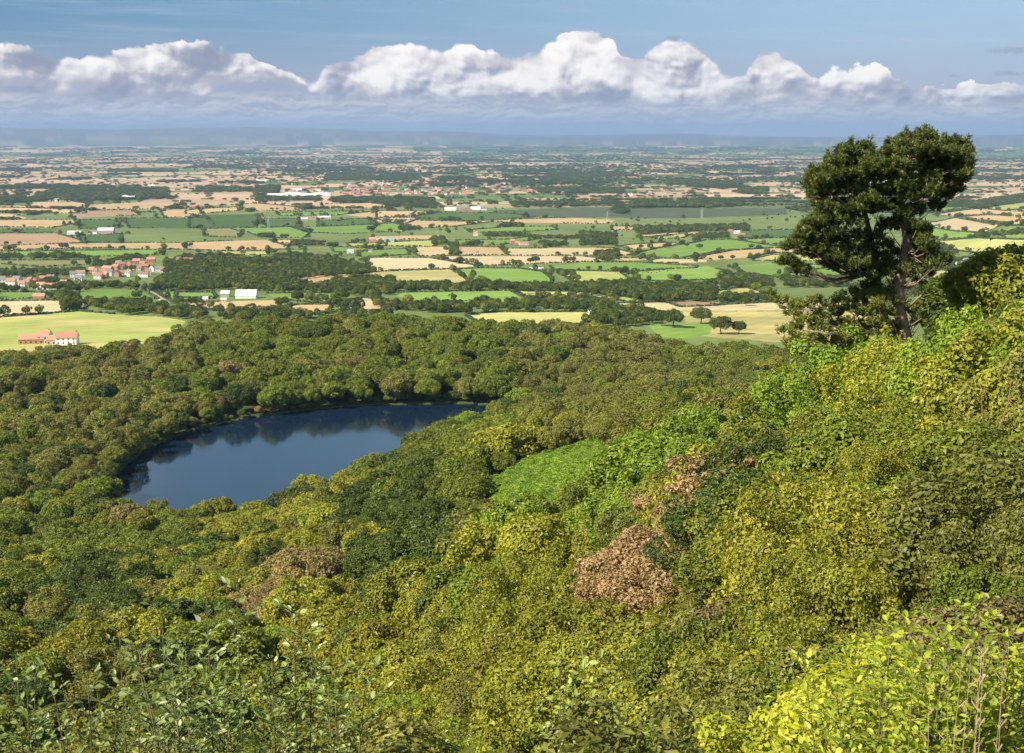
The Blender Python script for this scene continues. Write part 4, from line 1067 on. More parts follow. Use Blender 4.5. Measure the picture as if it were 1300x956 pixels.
# far vale: belts of trees along the strip edges, small woods, all the way out
far = []
n = 62000; rr = np.exp(rng.uniform(math.log(4000), math.log(24000), n)); a_ = rng.uniform(-.40, .41, n); x, y = rr*np.sin(a_), rr*np.cos(a_)
u, v = uv_of(x, y); row, colm, w_, off = cell_of(u, v)
side = rng.random(n) < .62
v2 = np.where(side, np.round(v/ROWH)*ROWH + rng.normal(0, 5, n), v)
row2, _, w2, off2 = cell_of(u, v2+1)
u2 = np.where(side, u, np.round((u+off2)/w2)*w2-off2 + rng.normal(0, 4, n))
x, y = xy_of(u2, v2)
rr2 = np.hypot(x, y)
dens = fbm(x/1100, y/800, 3, 31.0)
keep = (rng.random(n) < np.clip((dens-.36)*3.6, .10, 1)) & (rr2 > 4000)
x, y, rr2 = x[keep], y[keep], rr2[keep]
inf = np.zeros(len(x), bool)
for cls, W in FW:
    if np.hypot(*W[0]) > 3300: inf |= pip(x, y, W)
x, y, rr2 = x[~inf], y[~inf], rr2[~inf]
z = H(x, y)
for a, b_, c, q in zip(x, y, z, rr2):
    far.append([a, b_, c, rng.uniform(6, 12), 'tree', 'dark green' if rng.random() < .8 else 'mid green', 0, 0, 0, rng.uniform(.9, 2.0)*(1+q/14000)])
# woods of the far vale: fill the wooded cells
n = 60000; rr = np.exp(rng.uniform(math.log(4300), math.log(15000), n)); a_ = rng.uniform(-.40, .41, n); x, y = rr*np.sin(a_), rr*np.cos(a_)
_, isW, _ = patch_colour(x, y, rr); k = isW; x, y, rr = x[k], y[k], rr[k]
inf = np.zeros(len(x), bool)
for cls, W in FW:
    if np.hypot(*W[0]) > 3300: inf |= pip(x, y, W)
x, y, rr = x[~inf], y[~inf], rr[~inf]; z = H(x, y)
for a, b_, c, q in zip(x, y, z, rr): far.append([a, b_, c, rng.uniform(9, 14), 'tree', 'dark green', 0, 0, 0, 2.0])
print('far clumps', len(far))
S = (0, 150, 4.0)
def Q6(ox, *xy): return [(ox+xy[i]/4, 150+xy[i+1]/4) for i in range(0, len(xy), 2)]
vale = []
for pl in (Q6(0,190,380,350,348,600,352,850,352,862,410,650,418,430,425,200,415), Q6(0,550,255,900,255,900,272,560,275), Q6(0,-50,400,220,400,220,412,-50,420), Q6(0,1000,345,1300,350,1300,372,1000,380),
           Q6(325,360,285,830,290,830,315,340,318), Q6(325,0,340,120,340,110,395,0,400), Q6(325,400,400,900,405,900,440,420,430), Q6(325,0,398,330,402,330,420,0,425),
           Q6(650,180,270,560,268,640,292,410,300,400,325,190,325), Q6(650,770,312,1170,318,1160,342,780,340), Q6(650,100,350,560,350,560,385,150,385), Q6(650,840,418,1170,410,1170,448,860,448), Q6(650,0,428,380,422,560,430,560,445,0,452), Q6(650,1150,360,1300,350,1300,385,1150,385),
           P('D',380,25,1060,25,1060,60,380,70), P('D',280,55,370,75,370,105,280,105), P('C',0,20,350,40,350,75,60,60)):
    add_wood(pl, 17, (9, 14), {'dark green': .85, 'mid green': .15}, 2)
for p in vale: p.append(1.5)
far += vale
scatter_plants('distant_woods', far, FARC, NFAR, label='dark belts of trees fading into the far vale', cat='distant woods')
# ------------------------------------------------------------------ buildings
def bm_(n, c, **k): return simple(n, c, **k)
WALLS = {'white': bm_('wall_white', (.72,.70,.64), var=.08), 'brick': bm_('wall_brick', (.38,.19,.13), var=.2), 'stone': bm_('wall_stone', (.40,.34,.26), var=.15)}
ROOFS = {'red': bm_('roof_pantile', (.44,.20,.13), var=.22, bump=.4), 'grey': bm_('roof_slate', (.20,.19,.20), var=.15), 'white': bm_('roof_white', (.80,.80,.78), var=.05), 'turquoise': bm_('roof_turquoise', (.05,.42,.36), var=.1), 'brown': bm_('roof_brown', (.28,.17,.13), var=.2), 'pale': bm_('roof_pale_sheet', (.55,.53,.50), var=.1)}
MGLASS = simple('window_dark', (.03,.035,.04), .15, .5, .1)
def wall_mesh(w_, d, h, g):
    a = Acc(); x, y = w_/2, d/2
    a.add([(-x,-y,-1.5),(x,-y,-1.5),(x,y,-1.5),(-x,y,-1.5),(-x,-y,h),(x,-y,h),(x,y,h),(-x,y,h),(-x,0,h+g),(x,0,h+g)],
          [(0,1,5,4),(1,2,6,9,5),(2,3,7,6),(3,0,4,8,7),(0,3,2,1)])
    return a.mesh('wall')
def roof_mesh(w_, d, h, g, t=.18, o=.35):
    a = Acc(); x, y = w_/2+o, d/2+o; k = g/(d/2); e = h-k*o
    a.add([(-x,-y,e),(x,-y,e),(x,0,h+g),(-x,0,h+g),(-x,y,e),(x,y,e),(-x,-y,e+t),(x,-y,e+t),(x,0,h+g+t),(-x,0,h+g+t),(-x,y,e+t),(x,y,e+t)],
          [(6,7,8,9),(9,8,11,10),(1,0,3,2),(2,3,4,5),(0,1,7,6),(5,4,10,11),(0,6,9,3),(3,9,10,4),(2,8,7,1),(5,11,8,2)])
    return a.mesh('roof')
_cache = {}
def cached(k, f):
    if k not in _cache: _cache[k] = f()
    return _cache[k]
def building(name, cat, label, x, y, w_, d, h, g, wall, roof, rot, group=None, chim=1, win=True, z=None):
    o = bpy.data.objects.new(name, None); C.objects.link(o); o.location = (x, y, float(H(x, y)) if z is None else z); o.rotation_euler = (0, 0, rot)
    tag(o, label, cat, group)
    key = (round(w_, 1), round(d, 1), round(h, 1), round(g, 1))
    def two(me, mat, nm):
        c = bpy.data.objects.new(nm, me); C.objects.link(c); c.parent = o
        if not me.materials: me.materials.append(mat)
        c.material_slots[0].link = 'OBJECT'; c.material_slots[0].material = mat
        return c
    two(cached(('w',)+key, lambda: wall_mesh(w_, d, h, g)), WALLS[wall], 'wall')
    rf = two(cached(('r',)+key, lambda: roof_mesh(w_, d, h, g)), ROOFS[roof], 'roof')
    for k in range(chim):
        def cm():
            a = Acc(); a.box(-.4,-.3,0,.4,.3,1.6); a.box(-.15,-.15,1.6,.15,.15,1.9); return a.mesh('chimney')
        c = two(cached(('c',), cm), WALLS['brick'], 'chimney'); c.parent = rf; c.location = ((w_/2-.6)*(1 if k == 0 else -1), 0, h+g-.4)
    if win:
        def wm():
            a = Acc(); a.box(-.5,-.04,0,.5,.04,1.2); return a.mesh('window')
        nn = max(2, int(w_/3.2))
        for s_ in (-1,):
            for fl in range(2 if h > 4 else 1):
                for k in range(nn):
                    c = two(cached(('n',), wm), MGLASS, 'window'); c.location = (-w_/2+w_*(k+.5)/nn, s_*(d/2+.03), .9+fl*2.6)
    return o
def hits(L_): return ground_hit([a[0] for a in L_], [a[1] for a in L_], 850, 16000, 500)
def PZ(p, x, y): ox, oy, s = ZO[p]; return ox+x/s, oy+y/s
VIL = [('A',70,535,55,'white','red'),('A',105,520,50,'white','grey'),('A',135,550,40,'white','red'),('A',165,542,35,'brick','brown'),('A',15,525,40,'white','grey'),('A',220,528,40,'brick','red'),('A',265,518,45,'stone','red'),('A',310,512,45,'stone','brown'),
 ('A',248,560,48,'white','red'),('A',312,560,78,'white','red'),('A',390,545,38,'stone','brown'),('A',445,488,38,'white','grey'),('A',490,482,55,'white','brown'),('A',480,514,45,'white','grey'),('A',560,462,36,'brick','red'),('A',600,498,52,'white','red'),('A',628,474,40,'stone','red'),
 ('A',655,449,62,'brick','red'),('A',667,477,40,'white','grey'),('A',705,443,42,'brick','red'),('A',722,420,36,'stone','brown'),('A',748,428,32,'brick','brown'),('A',790,420,42,'brick','red'),('A',796,440,40,'white','red'),('A',830,408,42,'brick','red'),('A',868,424,34,'stone','red'),('A',884,440,36,'brick','red'),
 ('A',918,398,50,'brick','red'),('A',875,486,66,'white','brown'),('A',778,482,44,'white','brown'),('A',740,482,40,'stone','brown'),('A',715,486,34,'brick','brown'),('A',930,452,38,'white','brown'),('A',962,456,38,'white','grey'),('A',986,462,28,'white','brown'),('A',850,452,30,'stone','brown'),('A',902,472,32,'white','brown'),
 ('A',1105,402,50,'white','brown'),('A',1145,402,55,'white','red'),('A',1085,396,28,'white','grey'),('A',184,528,30,'brick','brown'),('A',640,492,34,'brick','red'),('A',580,470,28,'white','brown')]
Xv, Yv = hits([PZ(p, a, b_) for p, a, b_, *_ in VIL])
wd_names = {'white': 'whitewashed', 'brick': 'brick', 'stone': 'stone'}
cnt = {}
order = sorted(range(len(VIL)), key=lambda i: VIL[i][1])
for i in order:
    p, a, b_, wpx, wl, rf = VIL[i]; r = math.hypot(Xv[i], Yv[i]); w_ = min(24, round(wpx/4.781/F*r*.95))
    k = (wl, rf, 'left' if a < 430 else ('wood' if a > 1050 else 'main')); cnt[k] = cnt.get(k, 0)+1
    nth = ['leftmost','second from left','third from left','fourth from left','fifth from left','sixth from left','seventh from left','eighth from left','ninth from left','tenth from left','eleventh from left'][cnt[k]-1]
    where = {'left': 'left end of the village', 'main': 'in the village centre', 'wood': 'beside the big wood'}[k[2]]
    building('village_house', 'house', '%s house, %s roof, %s, %s such' % (wd_names[wl], rf, where, nth) , float(Xv[i]), float(Yv[i]), w_, 8, 5.4 if wpx < 60 else 4.2, 3.2, wl, rf, random.choice((0, .25, -.2, .1, 1.3, -.35)), 'houses of the village', 1 if w_ < 14 else 2)
# farm above the forest edge on the left
for (cx, by, w_, d, h, g, wl, rf, rot, lab) in [(41, 436, 17, 8, 3.6, 3.2, 'brick', 'red', .12, 'long low red-roofed farm barn at the left above the forest edge'),
      (57, 435, 8, 14, 5.2, 3.6, 'white', 'red', .1, 'taller farmhouse wing with gable end in the middle of the red farm'), (70, 437, 10, 8, 3.6, 2.6, 'stone', 'red', .1, 'small linking shed of the red farm, between gable and right wing'),
      (86, 437, 14, 9, 5.2, 3.4, 'white', 'red', .08, 'white-walled red-roofed farm wing at the right end of the farm')]:
    x, y = ground_hit(cx, by, 850, 2000, 300); building('farm_building', 'farm building', lab, float(x[0]), float(y[0]), w_, d, h, g, wl, rf, rot, 'buildings of the red-roofed farm', 1 if h > 5 else 0)
MORE = [('B',350,614,120,16,4,5,'white','white','large white-roofed hall among trees left of centre','barn'),('B',222,605,50,12,4,3,'stone','pale','pale shed behind the large white roof','shed'),('B',320,505,22,8,4,3,'stone','brown','small brown-roofed lodge at the edge of the big wood','house'),
 ('B',100,634,30,8,3,2,'white','pale','low pale shelter left of the white hall field','shed'),('B',212,636,34,7,2.4,1.6,'stone','pale','low pale shed in front of the white hall','shed'),
 ('B',980,342,40,9,4,3,'white','pale','white farmhouse in the field right of the long wood','house'),('B',1022,336,26,8,4,3,'brick','brown','brown outbuilding beside the white farmhouse','barn'),('B',1100,334,22,7,3,2,'white','grey','small white shed right of the white farmhouse','shed'),
 ('B',1117,276,44,12,7,4,'brick','red','tall red brick barn beside the turquoise roof','barn'),('B',1160,273,44,12,4,3,'stone','pale','pale shed between brick barn and turquoise roof','shed'),('B',1218,273,60,14,4,3,'stone','turquoise','long shed with a turquoise roof','barn'),
 ('B',1090,490,34,8,3,2.4,'brick','brown','brown shed at the right end of the long wood','shed'),('B',1135,498,36,9,4,3,'white','white','small white building at the right end of the long wood','shed'),
 ('B',700,144,40,14,5,4,'stone','pale','pale stone farmhouse on the green rise','house'),('B',745,136,60,16,5,4,'stone','brown','brown-roofed barn of the hill farm','barn'),('B',820,134,80,18,5,4,'stone','pale','long pale barn at the right of the hill farm','barn'),
 ('C',440,82,70,16,6,4,'white','pale','long pale barn at the left of the grey farm','barn'),('C',500,78,50,16,6,4,'stone','grey','grey barn in the middle of the long grey farm','barn'),('C',592,78,60,16,6,4,'white','white','white barn at the right of the grey farm','barn'),('C',642,80,36,12,5,4,'white','grey','small white house at the right end of the grey farm','house'),('C',540,92,60,14,5,4,'brick','brown','brown low barn in front of the grey farm','barn'),
 ('C',592,236,28,8,5,4,'white','red','white cottage with orange roof among dark trees','house'),('C',655,298,18,7,3,2,'brick','red','tiny red-roofed shed at the top of the straw field','shed'),('C',815,284,26,9,6,4,'brick','red','pink gabled house at the left of the small red farmstead','house'),('C',845,290,26,9,4,3,'brick','red','small red barn in the middle of the red farmstead','barn'),('C',884,292,56,9,4,3,'white','red','white cottage row with red roof at the red farmstead','house'),
 ('C',556,345,14,6,5,3,'white','red','narrow pink house in the tree clump on the stubble','house'),('C',602,350,20,7,4,3,'white','brown','white cottage in the tree clump on the stubble','house'),
 ('D',152,710,48,5,2.4,.8,'white','white','long white field shelter at the edge of the hay field','shelter'),('D',990,216,30,10,4,3,'brick','red','red-roofed farmhouse by the marsh','house'),('D',1030,222,34,10,4,3,'white','pale','pale barn right of the marsh farmhouse','barn'),('D',1062,238,34,10,4,3,'brick','brown','brown shed in front of the marsh farm','shed'),
 ('A',455,226,80,20,5,3,'white','pale','long pale farm shed left of the round-roofed barn','barn'),('A',572,224,50,16,5,3,'white','grey','grey-roofed shed left of the round-roofed barn','barn'),('A',645,222,90,30,8,6,'stone','pale','large rounded pale barn at the left vale farm','barn'),('A',1190,68,60,20,6,5,'brick','red','red-roofed farm at the back of the green fields on the left','barn'),('A',345,26,24,14,6,5,'white','grey','white house among the far-left dark trees','house'),
 ('E',730,522,36,9,5,4,'white','red','white cottage left of the pair at the right, red roof','house'),('E',848,522,36,9,5,4,'white','grey','white cottage with grey roof at the right, beside the wood','house'),('E',889,500,26,9,6,5,'stone','grey','grey stone house behind the white cottages at the right','house'),('A',240,616,66,8,3,2.6,'brick','red','low red barn in front of the village pasture','barn'),('C',30,505,24,8,3,2,'white','white','little white shed at the left end of the hedged pasture','shed')]
Xm, Ym = hits([PZ(m[0], m[1], m[2]) for m in MORE])
for m, x, y in zip(MORE, Xm, Ym):
    r = math.hypot(x, y); w_ = round(m[3]/4.781/F*r, 1)
    building('farm_shed' if m[10] in ('shed', 'shelter') else ('farm_barn' if m[10] == 'barn' else 'country_house'), m[10], m[9], float(x), float(y), w_, min(m[4], max(w_, 5)), m[5]*.9, min(m[6], w_*.45), m[7], m[8], random.choice((.06, -.08, .15)), None, 1 if m[10] == 'house' else 0, m[10] == 'house')
# caravans and the small red trailer in the fields
def vehicle(name, label, cat, px_, py_, L__, col_, kind_):
    x, y = ground_hit(px_, py_, 850, 6000, 300); x, y = float(x[0]), float(y[0])
    o = bpy.data.objects.new(name, None); C.objects.link(o); o.location = (x, y, float(H(x, y))); o.rotation_euler = (0, 0, .1); tag(o, label, cat, 'white caravans by the hedge' if cat == 'caravan' else None)
    a = Acc()
    if kind_ == 'caravan':
        a.add([(-L__/2,-1.1,.6),(L__/2,-1.1,.6),(L__/2,1.1,.6),(-L__/2,1.1,.6),(-L__/2+.5,-1.1,2.7),(L__/2-.3,-1.1,2.7),(L__/2-.3,1.1,2.7),(-L__/2+.5,1.1,2.7),(-L__/2-.2,-1.1,1.5),(-L__/2-.2,1.1,1.5)],
              [(0,3,2,1),(4,5,6,7),(0,1,5,4,8),(1,2,6,5),(2,3,9,7,6),(3,0,8,9),(8,4,7,9)])
    else:
        a.box(-1.6,-.8,.7,.2,.8,1.5); a.box(.2,-.8,.7,1.5,.8,2.6); a.box(.05,-.95,2.6,1.65,.95,2.75)
    link('body', a.mesh('body'), col_, o)
    wl_ = Acc(); wl_.tube([(0,-.12,0),(0,.12,0)], [.38 if kind_ == 'caravan' else .6]*2, 12); wm_ = wl_.mesh('wheel')
    for sx_ in ((-.3, .5) if kind_ == 'caravan' else (-1.1, .9)):
        for sy_ in (-1.05, 1.05): c = link('wheel', wm_, MGLASS, o); c.location = (sx_, sy_, .38 if kind_ == 'caravan' else .6)
    if kind_ == 'caravan': a = Acc(); a.box(-1.4,-1.13,1.4,-.2,-1.105,2.1); link('window', a.mesh('window'), MGLASS, o)
    else: a = Acc(); a.box(.4,-.83,1.7,1.3,.83,2.4); link('cab_window', a.mesh('cab_window'), MGLASS, o)
MWH = simple('white_paint', (.8,.8,.78), .4, .5, .03); MRED = simple('red_paint', (.60,.05,.03), .4, .5, .05)
for k, (a, l) in enumerate(((930, 'leftmost'), (952, 'second from left'), (973, 'third from left'), (992, 'rightmost'))):
    q = PZ('C', a, 438); vehicle('caravan', 'white caravan by the hedge below the straw field, %s of four' % l, 'caravan', q[0], q[1], 6.5, MWH, 'caravan')
q = PZ('C', 567, 480); vehicle('tractor', 'red tractor standing alone in the bright green pasture', 'tractor', q[0], q[1], 5, MRED, 'tractor')
# cattle in the right-hand pasture
MCOW = simple('cow_hide', (.05,.035,.03), .8, .2, .3)
def cow_mesh():
    a = Acc()
    a.tube([(-1.0,0,1.05),(-.8,0,1.1),(-.2,0,1.0),(.5,0,1.05),(.8,0,1.15),(1.1,0,1.15),(1.35,0,.95),(1.6,0,.75)], [.2,.36,.42,.38,.30,.18,.17,.09], 8)
    for x in (-.75, .6):
        for y in (-.2, .2): a.tube([(x,y,.95),(x+.03,y,.5),(x,y,0)], [.15,.08,.06], 6)
    a.tube([(-1.05,0,1.2),(-1.2,0,.9),(-1.22,0,.45)], [.05,.03,.04], 5)
    return a.mesh('cow_body', True)
cowm = cow_mesh(); cowm.materials.append(MCOW)
CW = [(460,462),(482,458),(492,462),(512,464),(560,455),(585,447),(610,452),(545,462)]
X, Y = hits([PZ('D', a, b_) for a, b_ in CW])
for x, y in zip(X, Y):
    o = link('cow', cowm, loc=(float(x), float(y), float(H(x, y)))); o.rotation_euler = (0, 0, random.uniform(0, 6.28)); tag(o, 'tiny dark cow grazing in the bright pasture below the hedge', 'cow', 'cattle in the bright pasture')
# the market town: rows of small houses, and the white works buildings
town = []
tw = [(325,650,233,249,120),(0+240,330,233,241,22),(650,720,236,247,22),(800,850,243,249,12),(128,178,233,243,16),(430,560,238,249,40)]
for x0, x1, y0, y1, n in tw:
    for k in range(int(n*.85)): town.append((random.uniform(x0, x1), random.uniform(y0, y1)))
X, Y = hits(town)
for (a, b_), x, y in zip(town, X, Y):
    if math.hypot(x, y) > 14000: continue
    rf = random.choice(('red', 'red', 'brown', 'grey', 'red')); wl = random.choice(('brick', 'brick', 'white', 'stone'))
    w_ = random.choice((10, 13, 18, 26))
    building('town_house', 'house', 'small %s town building with %s roof in the distant market town' % (wd_names[wl], rf), float(x), float(y), w_, 10, 6, 4, wl, rf, random.choice((0, .2, -.2, .5)), 'houses of the distant market town, %s with %s roof' % (wl, rf), 0, False)
WKS = [(353,250,26,'leftmost'),(372,249,20,'second from left'),(391,250,24,'third from left'),(410,249,20,'rightmost')]
X, Y = hits([(a, b_) for a, b_, *_ in WKS])
for (a, b_, wp, l), x, y in zip(WKS, X, Y): building('warehouse', 'warehouse', 'long white works shed at the town edge, %s of the row' % l, float(x), float(y), round(wp/F*math.hypot(x, y)), 30, 10, 3, 'white', 'white', .03, 'white works sheds of the town', 0, False)
for (a, b_, wp, lab) in [(332,231,14,'isolated white works building at the back left of the town'),(193,238,9,'white building among the dark trees far left'),(166,253,10,'pale shed in the belt of trees at the left'),(377,243,12,'small white works building behind the long row'),(160,14+238,7,'little pale roof left of the tree belt shed')]:
    X, Y = hits([(a, b_)]); building('warehouse', 'warehouse', lab, float(X[0]), float(Y[0]), round(wp/F*math.hypot(X[0], Y[0])), 26, 9, 3, 'white', 'white', .05, None, 0, False)
# pylons
MPY = simple('galvanised_steel', (.45,.46,.48), .5, .5, .05)
def pylon_mesh():
    a = Acc(); Hh = 46
    def bar(p, q, r=.16): a.tube([p, q], [r, r], 4)
    def cor(z): t = z/Hh; w_ = 4.2*(1-t)**1.1+.5; return [(sx_*w_, sy_*w_, z) for sx_, sy_ in ((1,1),(-1,1),(-1,-1),(1,-1))]
    lv_ = [0, 8, 15, 21, 27, 33, 39, 46]
    for i in range(len(lv_)-1):
        A_, B_ = cor(lv_[i]), cor(lv_[i+1])
        for k in range(4):
            bar(A_[k], B_[k], .2); bar(A_[k], B_[(k+1) % 4], .12); bar(A_[(k+1) % 4], B_[k], .12); bar(B_[k], B_[(k+1) % 4], .12)
    return a.mesh('tower')
def arm_mesh(L__):
    a = Acc(); a.tube([(-L__,0,0),(0,0,1.6),(L__,0,0)], [.14,.2,.14], 4); a.tube([(-L__,0,0),(L__,0,0)], [.16,.16], 4)
    for s_ in (-1, 1): a.tube([(s_*L__,0,0),(s_*L__,0,-3)], [.15,.15], 5)
    return a.mesh('cross_arm')
pm, am1, am2 = pylon_mesh(), arm_mesh(7), arm_mesh(9.5)
PYS = [(771,283,.62,'grey lattice pylon standing over the dark marsh, left one'),(891,277,.62,'grey lattice pylon standing over the dark marsh, right one'),(341,292,.7,'grey lattice pylon on the green hill farm field'),(258,238,1,'faint lattice pylon above the far stubble at the left'),(520,278,.6,'grey lattice pylon beside the brown stubble near the grey farm')]
X, Y = hits([(a, b_) for a, b_, *_ in PYS])
for (a, b_, s_, lab), x, y in zip(PYS, X, Y):
    o = bpy.data.objects.new('pylon', None); C.objects.link(o); o.location = (float(x), float(y), float(H(x, y))); o.scale = (s_,)*3; o.rotation_euler = (0, 0, .3)
    tag(o, lab, 'pylon', 'pylons crossing the vale'); link('tower', pm, MPY, o)
    for m_, zz in ((am1, 42), (am2, 35), (am1, 29)): c = link('cross_arm', m_, MPY, o); c.location = (0, 0, zz)

# ------------------------------------------------------------------ the lone pine
PD = 72.0
def at(px_, py_, d=PD):
    u_, dy, dz = ray(px_, py_); s = d/dy; return Vector((float(u_*s), d, float(CZ+dz*s)))
MPB = simple('pine_bark', (.27,.18,.125), .9, .1, .35, 3, .8, 9)
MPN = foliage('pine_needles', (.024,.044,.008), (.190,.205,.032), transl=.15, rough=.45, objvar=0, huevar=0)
foot = at(1152, 452); foot.z = float(H(foot.x, foot.y))
pine = bpy.data.objects.new('pine_tree', None); C.objects.link(pine); pine.location = foot
tag(pine, 'tall dark lone pine with a wide wind-swept flat crown on the bank', 'tree')
def lp(px_, py_, dd=0.0): return at(px_, py_, PD+dd)-foot
tr = Acc()
tr.tube([Vector((0,0,-.5)), lp(1150,430), lp(1142,395), lp(1140,365), lp(1148,330), lp(1152,300), lp(1146,270), lp(1140,240), lp(1150,205), lp(1160,180)], [.40,.36,.33,.31,.28,.26,.22,.17,.10,.04], 12)
link('trunk', tr.mesh('pine_trunk', True), MPB, pine)
tr = Acc()
tr.tube([lp(1140,440,.8), lp(1125,410,1), lp(1118,380,1.2), lp(1112,340,1.3), lp(1105,300,1.2), lp(1096,262,1), lp(1085,225,1), lp(1080,200,1)], [.22,.22,.20,.19,.16,.12,.08,.03], 10)
link('second_trunk', tr.mesh('pine_second_trunk', True), MPB, pine)
rgp = random.Random(5)
CL = []   # px, py, radius px, depth
for (x, y, r_) in [(1040,222,11),(1050,212,8),(1062,204,9),(1078,186,10),(1090,196,12),(1100,184,9),(1108,206,10),(1130,190,9),(1138,198,13),(1150,172,10),(1158,188,12),(1168,170,9),(1176,164,8),(1182,184,12),(1196,190,8),(1206,188,11),(1216,182,8),(1228,182,9),(1236,186,7),
   (1238,198,9),(1228,206,11),(1222,222,11),(1234,216,8),(1212,212,12),(1215,236,11),(1200,228,12),(1204,248,9),(1190,262,8),(1186,244,12),(1172,250,12),(1178,226,13),(1165,210,13),(1158,232,13),(1150,252,12),(1143,218,13),(1135,240,13),(1126,222,13),(1118,246,13),(1108,226,13),
   (1100,250,12),(1094,220,13),(1086,240,13),(1078,216,12),(1070,236,13),(1060,220,12),(1056,246,12),(1044,238,11),(1036,248,9),(1046,262,12),(1062,264,13),(1080,262,13),(1097,270,12),(1116,266,12),(1130,264,11),(1148,272,9),(1164,268,9),
   (1040,280,12),(1028,292,12),(1018,304,12),(1034,304,12),(1052,286,12),(1048,304,12),(1008,318,11),(1022,322,12),(1038,322,12),(1003,336,10),(1014,344,9),(1056,322,12),(1066,300,10),(1070,334,11),(1084,342,11),(1052,340,8),(1096,330,9),(1064,280,11),(1086,284,9),(1100,346,9),(1086,316,8),(1076,316,8),
   (1164,290,7),(1176,306,8),(1184,318,8),(1174,326,7),(1196,330,8),(1186,338,9),(1206,334,6),(1174,350,8),(1164,362,7),(1176,372,6),(1110,356,9),(1126,352,8),(1150,344,8),(1160,350,7),(1136,366,7),
   (978,376,6),(986,384,8),(998,388,9),(1010,392,10),(1024,390,10),(1036,384,8),(1004,402,8),(1050,392,9),(1066,384,10),(1080,376,10),(1092,386,11),(1078,396,11),(1062,402,10),(1104,376,10),(1116,390,11),(1104,400,11),(1040,404,10),(1024,410,11),(1010,418,9),(1040,420,12),(1058,418,12),(1076,414,11),(1094,416,11),(1112,412,10),(1128,400,9),(1130,384,7),(996,424,8),(1014,434,11),(1032,436,12),(1050,436,12),(1068,434,11),(1086,432,10),(1030,452,10),(1050,452,10),(1010,450,9),(1104,430,9),(1002,440,8),(1118,426,9)]:
    CL.append((x, y, r_, rgp.uniform(-1.9, 1.9)))
    if y < 350: CL.append((x+rgp.uniform(-7, 7), y+rgp.uniform(-4, 9), r_*.95, rgp.uniform(-2.6, 2.6))); CL.append((x+rgp.uniform(-6, 6), y+rgp.uniform(-2, 9), r_*.9, rgp.uniform(-2.6, 2.6)))
for (x, y, r_) in [(1112,300,8),(1122,312,8),(1120,328,8),(1134,322,7),(1130,338,9),(1142,348,8),(1118,342,9),(1126,288,10),(1137,284,9),(1160,312,7),(1168,322,8),(1162,336,8),(1157,298,8),(1172,294,8),(1120,415,10),(1136,420,10),(1128,374,9),(1141,386,9),(1160,394,9),(1104,365,10),(1096,398,10),(1164,410,9),(1090,300,9),(1100,316,9),(1088,332,9),(1190,196,9),(1180,198,9),(1202,199,9),(1213,198,9),(1224,196,8),(1195,205,9),(1207,208,9),(1195,212,9),(1204,222,9),(1192,226,8),(1210,230,8),(1070,212,9),(1120,214,10)]: CL.append((x, y, r_, 0.)); CL.append((x+3, y+4, r_, 1.2))
for (x, y) in [(1052,196),(1066,189),(1080,176),(1101,176),(1094,180),(1128,175),(1138,181),(1149,162),(1158,166),(1169,159),(1177,158),(1184,164),(1196,170),(1207,172),(1215,173),(1224,171),(1237,174),(1032,214),(1028,226),(1241,180)]:
    for q in range(5): CL.append((x+rgp.uniform(-1, 1), y+q*4-5, 1.8+q*1.0, rgp.uniform(-.4, .4)))
CL = [((1180+(x-1180)*.80 if x > 1180 else x), (y+13*(250-y)/90 if y < 250 else y), r_, dd) for x, y, r_, dd in CL]
# limbs: each foliage pad hangs on a branch from the nearer trunk
br = Acc(); axis1 = [(1150,430),(1140,365),(1150,320),(1150,290),(1146,262),(1142,236),(1152,204)]; axis2 = [(1125,410),(1118,380),(1112,345),(1105,305),(1096,262),(1086,228)]
for i, (x, y, r_, dd) in enumerate(CL):
    if (i % 3 and y < 300) or r_ < 7: continue
    ax = axis1 if x > 1118 else axis2
    tgt = min(ax, key=lambda q: abs(q[1]-(y+ (18 if y < 300 else 6)))+abs(q[0]-x)*.15)
    p0 = lp(tgt[0], tgt[1], 1.0 if ax is axis2 else 0); p2 = lp(x, y, dd); mid = (p0+p2)/2; mid.z -= .12*(p2-p0).length*(1 if y > 300 else .5)
    L0 = (p2-p0).length; br.tube([p0, mid, p2], [.03+.010*L0, .02+.005*L0, .010], 6)
br.tube([lp(1148,395), lp(1166,378,-.5), lp(1178,368,-.8)], [.07,.05,.02], 6); br.tube([lp(1150,418), lp(1170,404,-1)], [.06,.015], 6)
link('limbs', br.mesh('pine_limbs', True), MPB, pine)
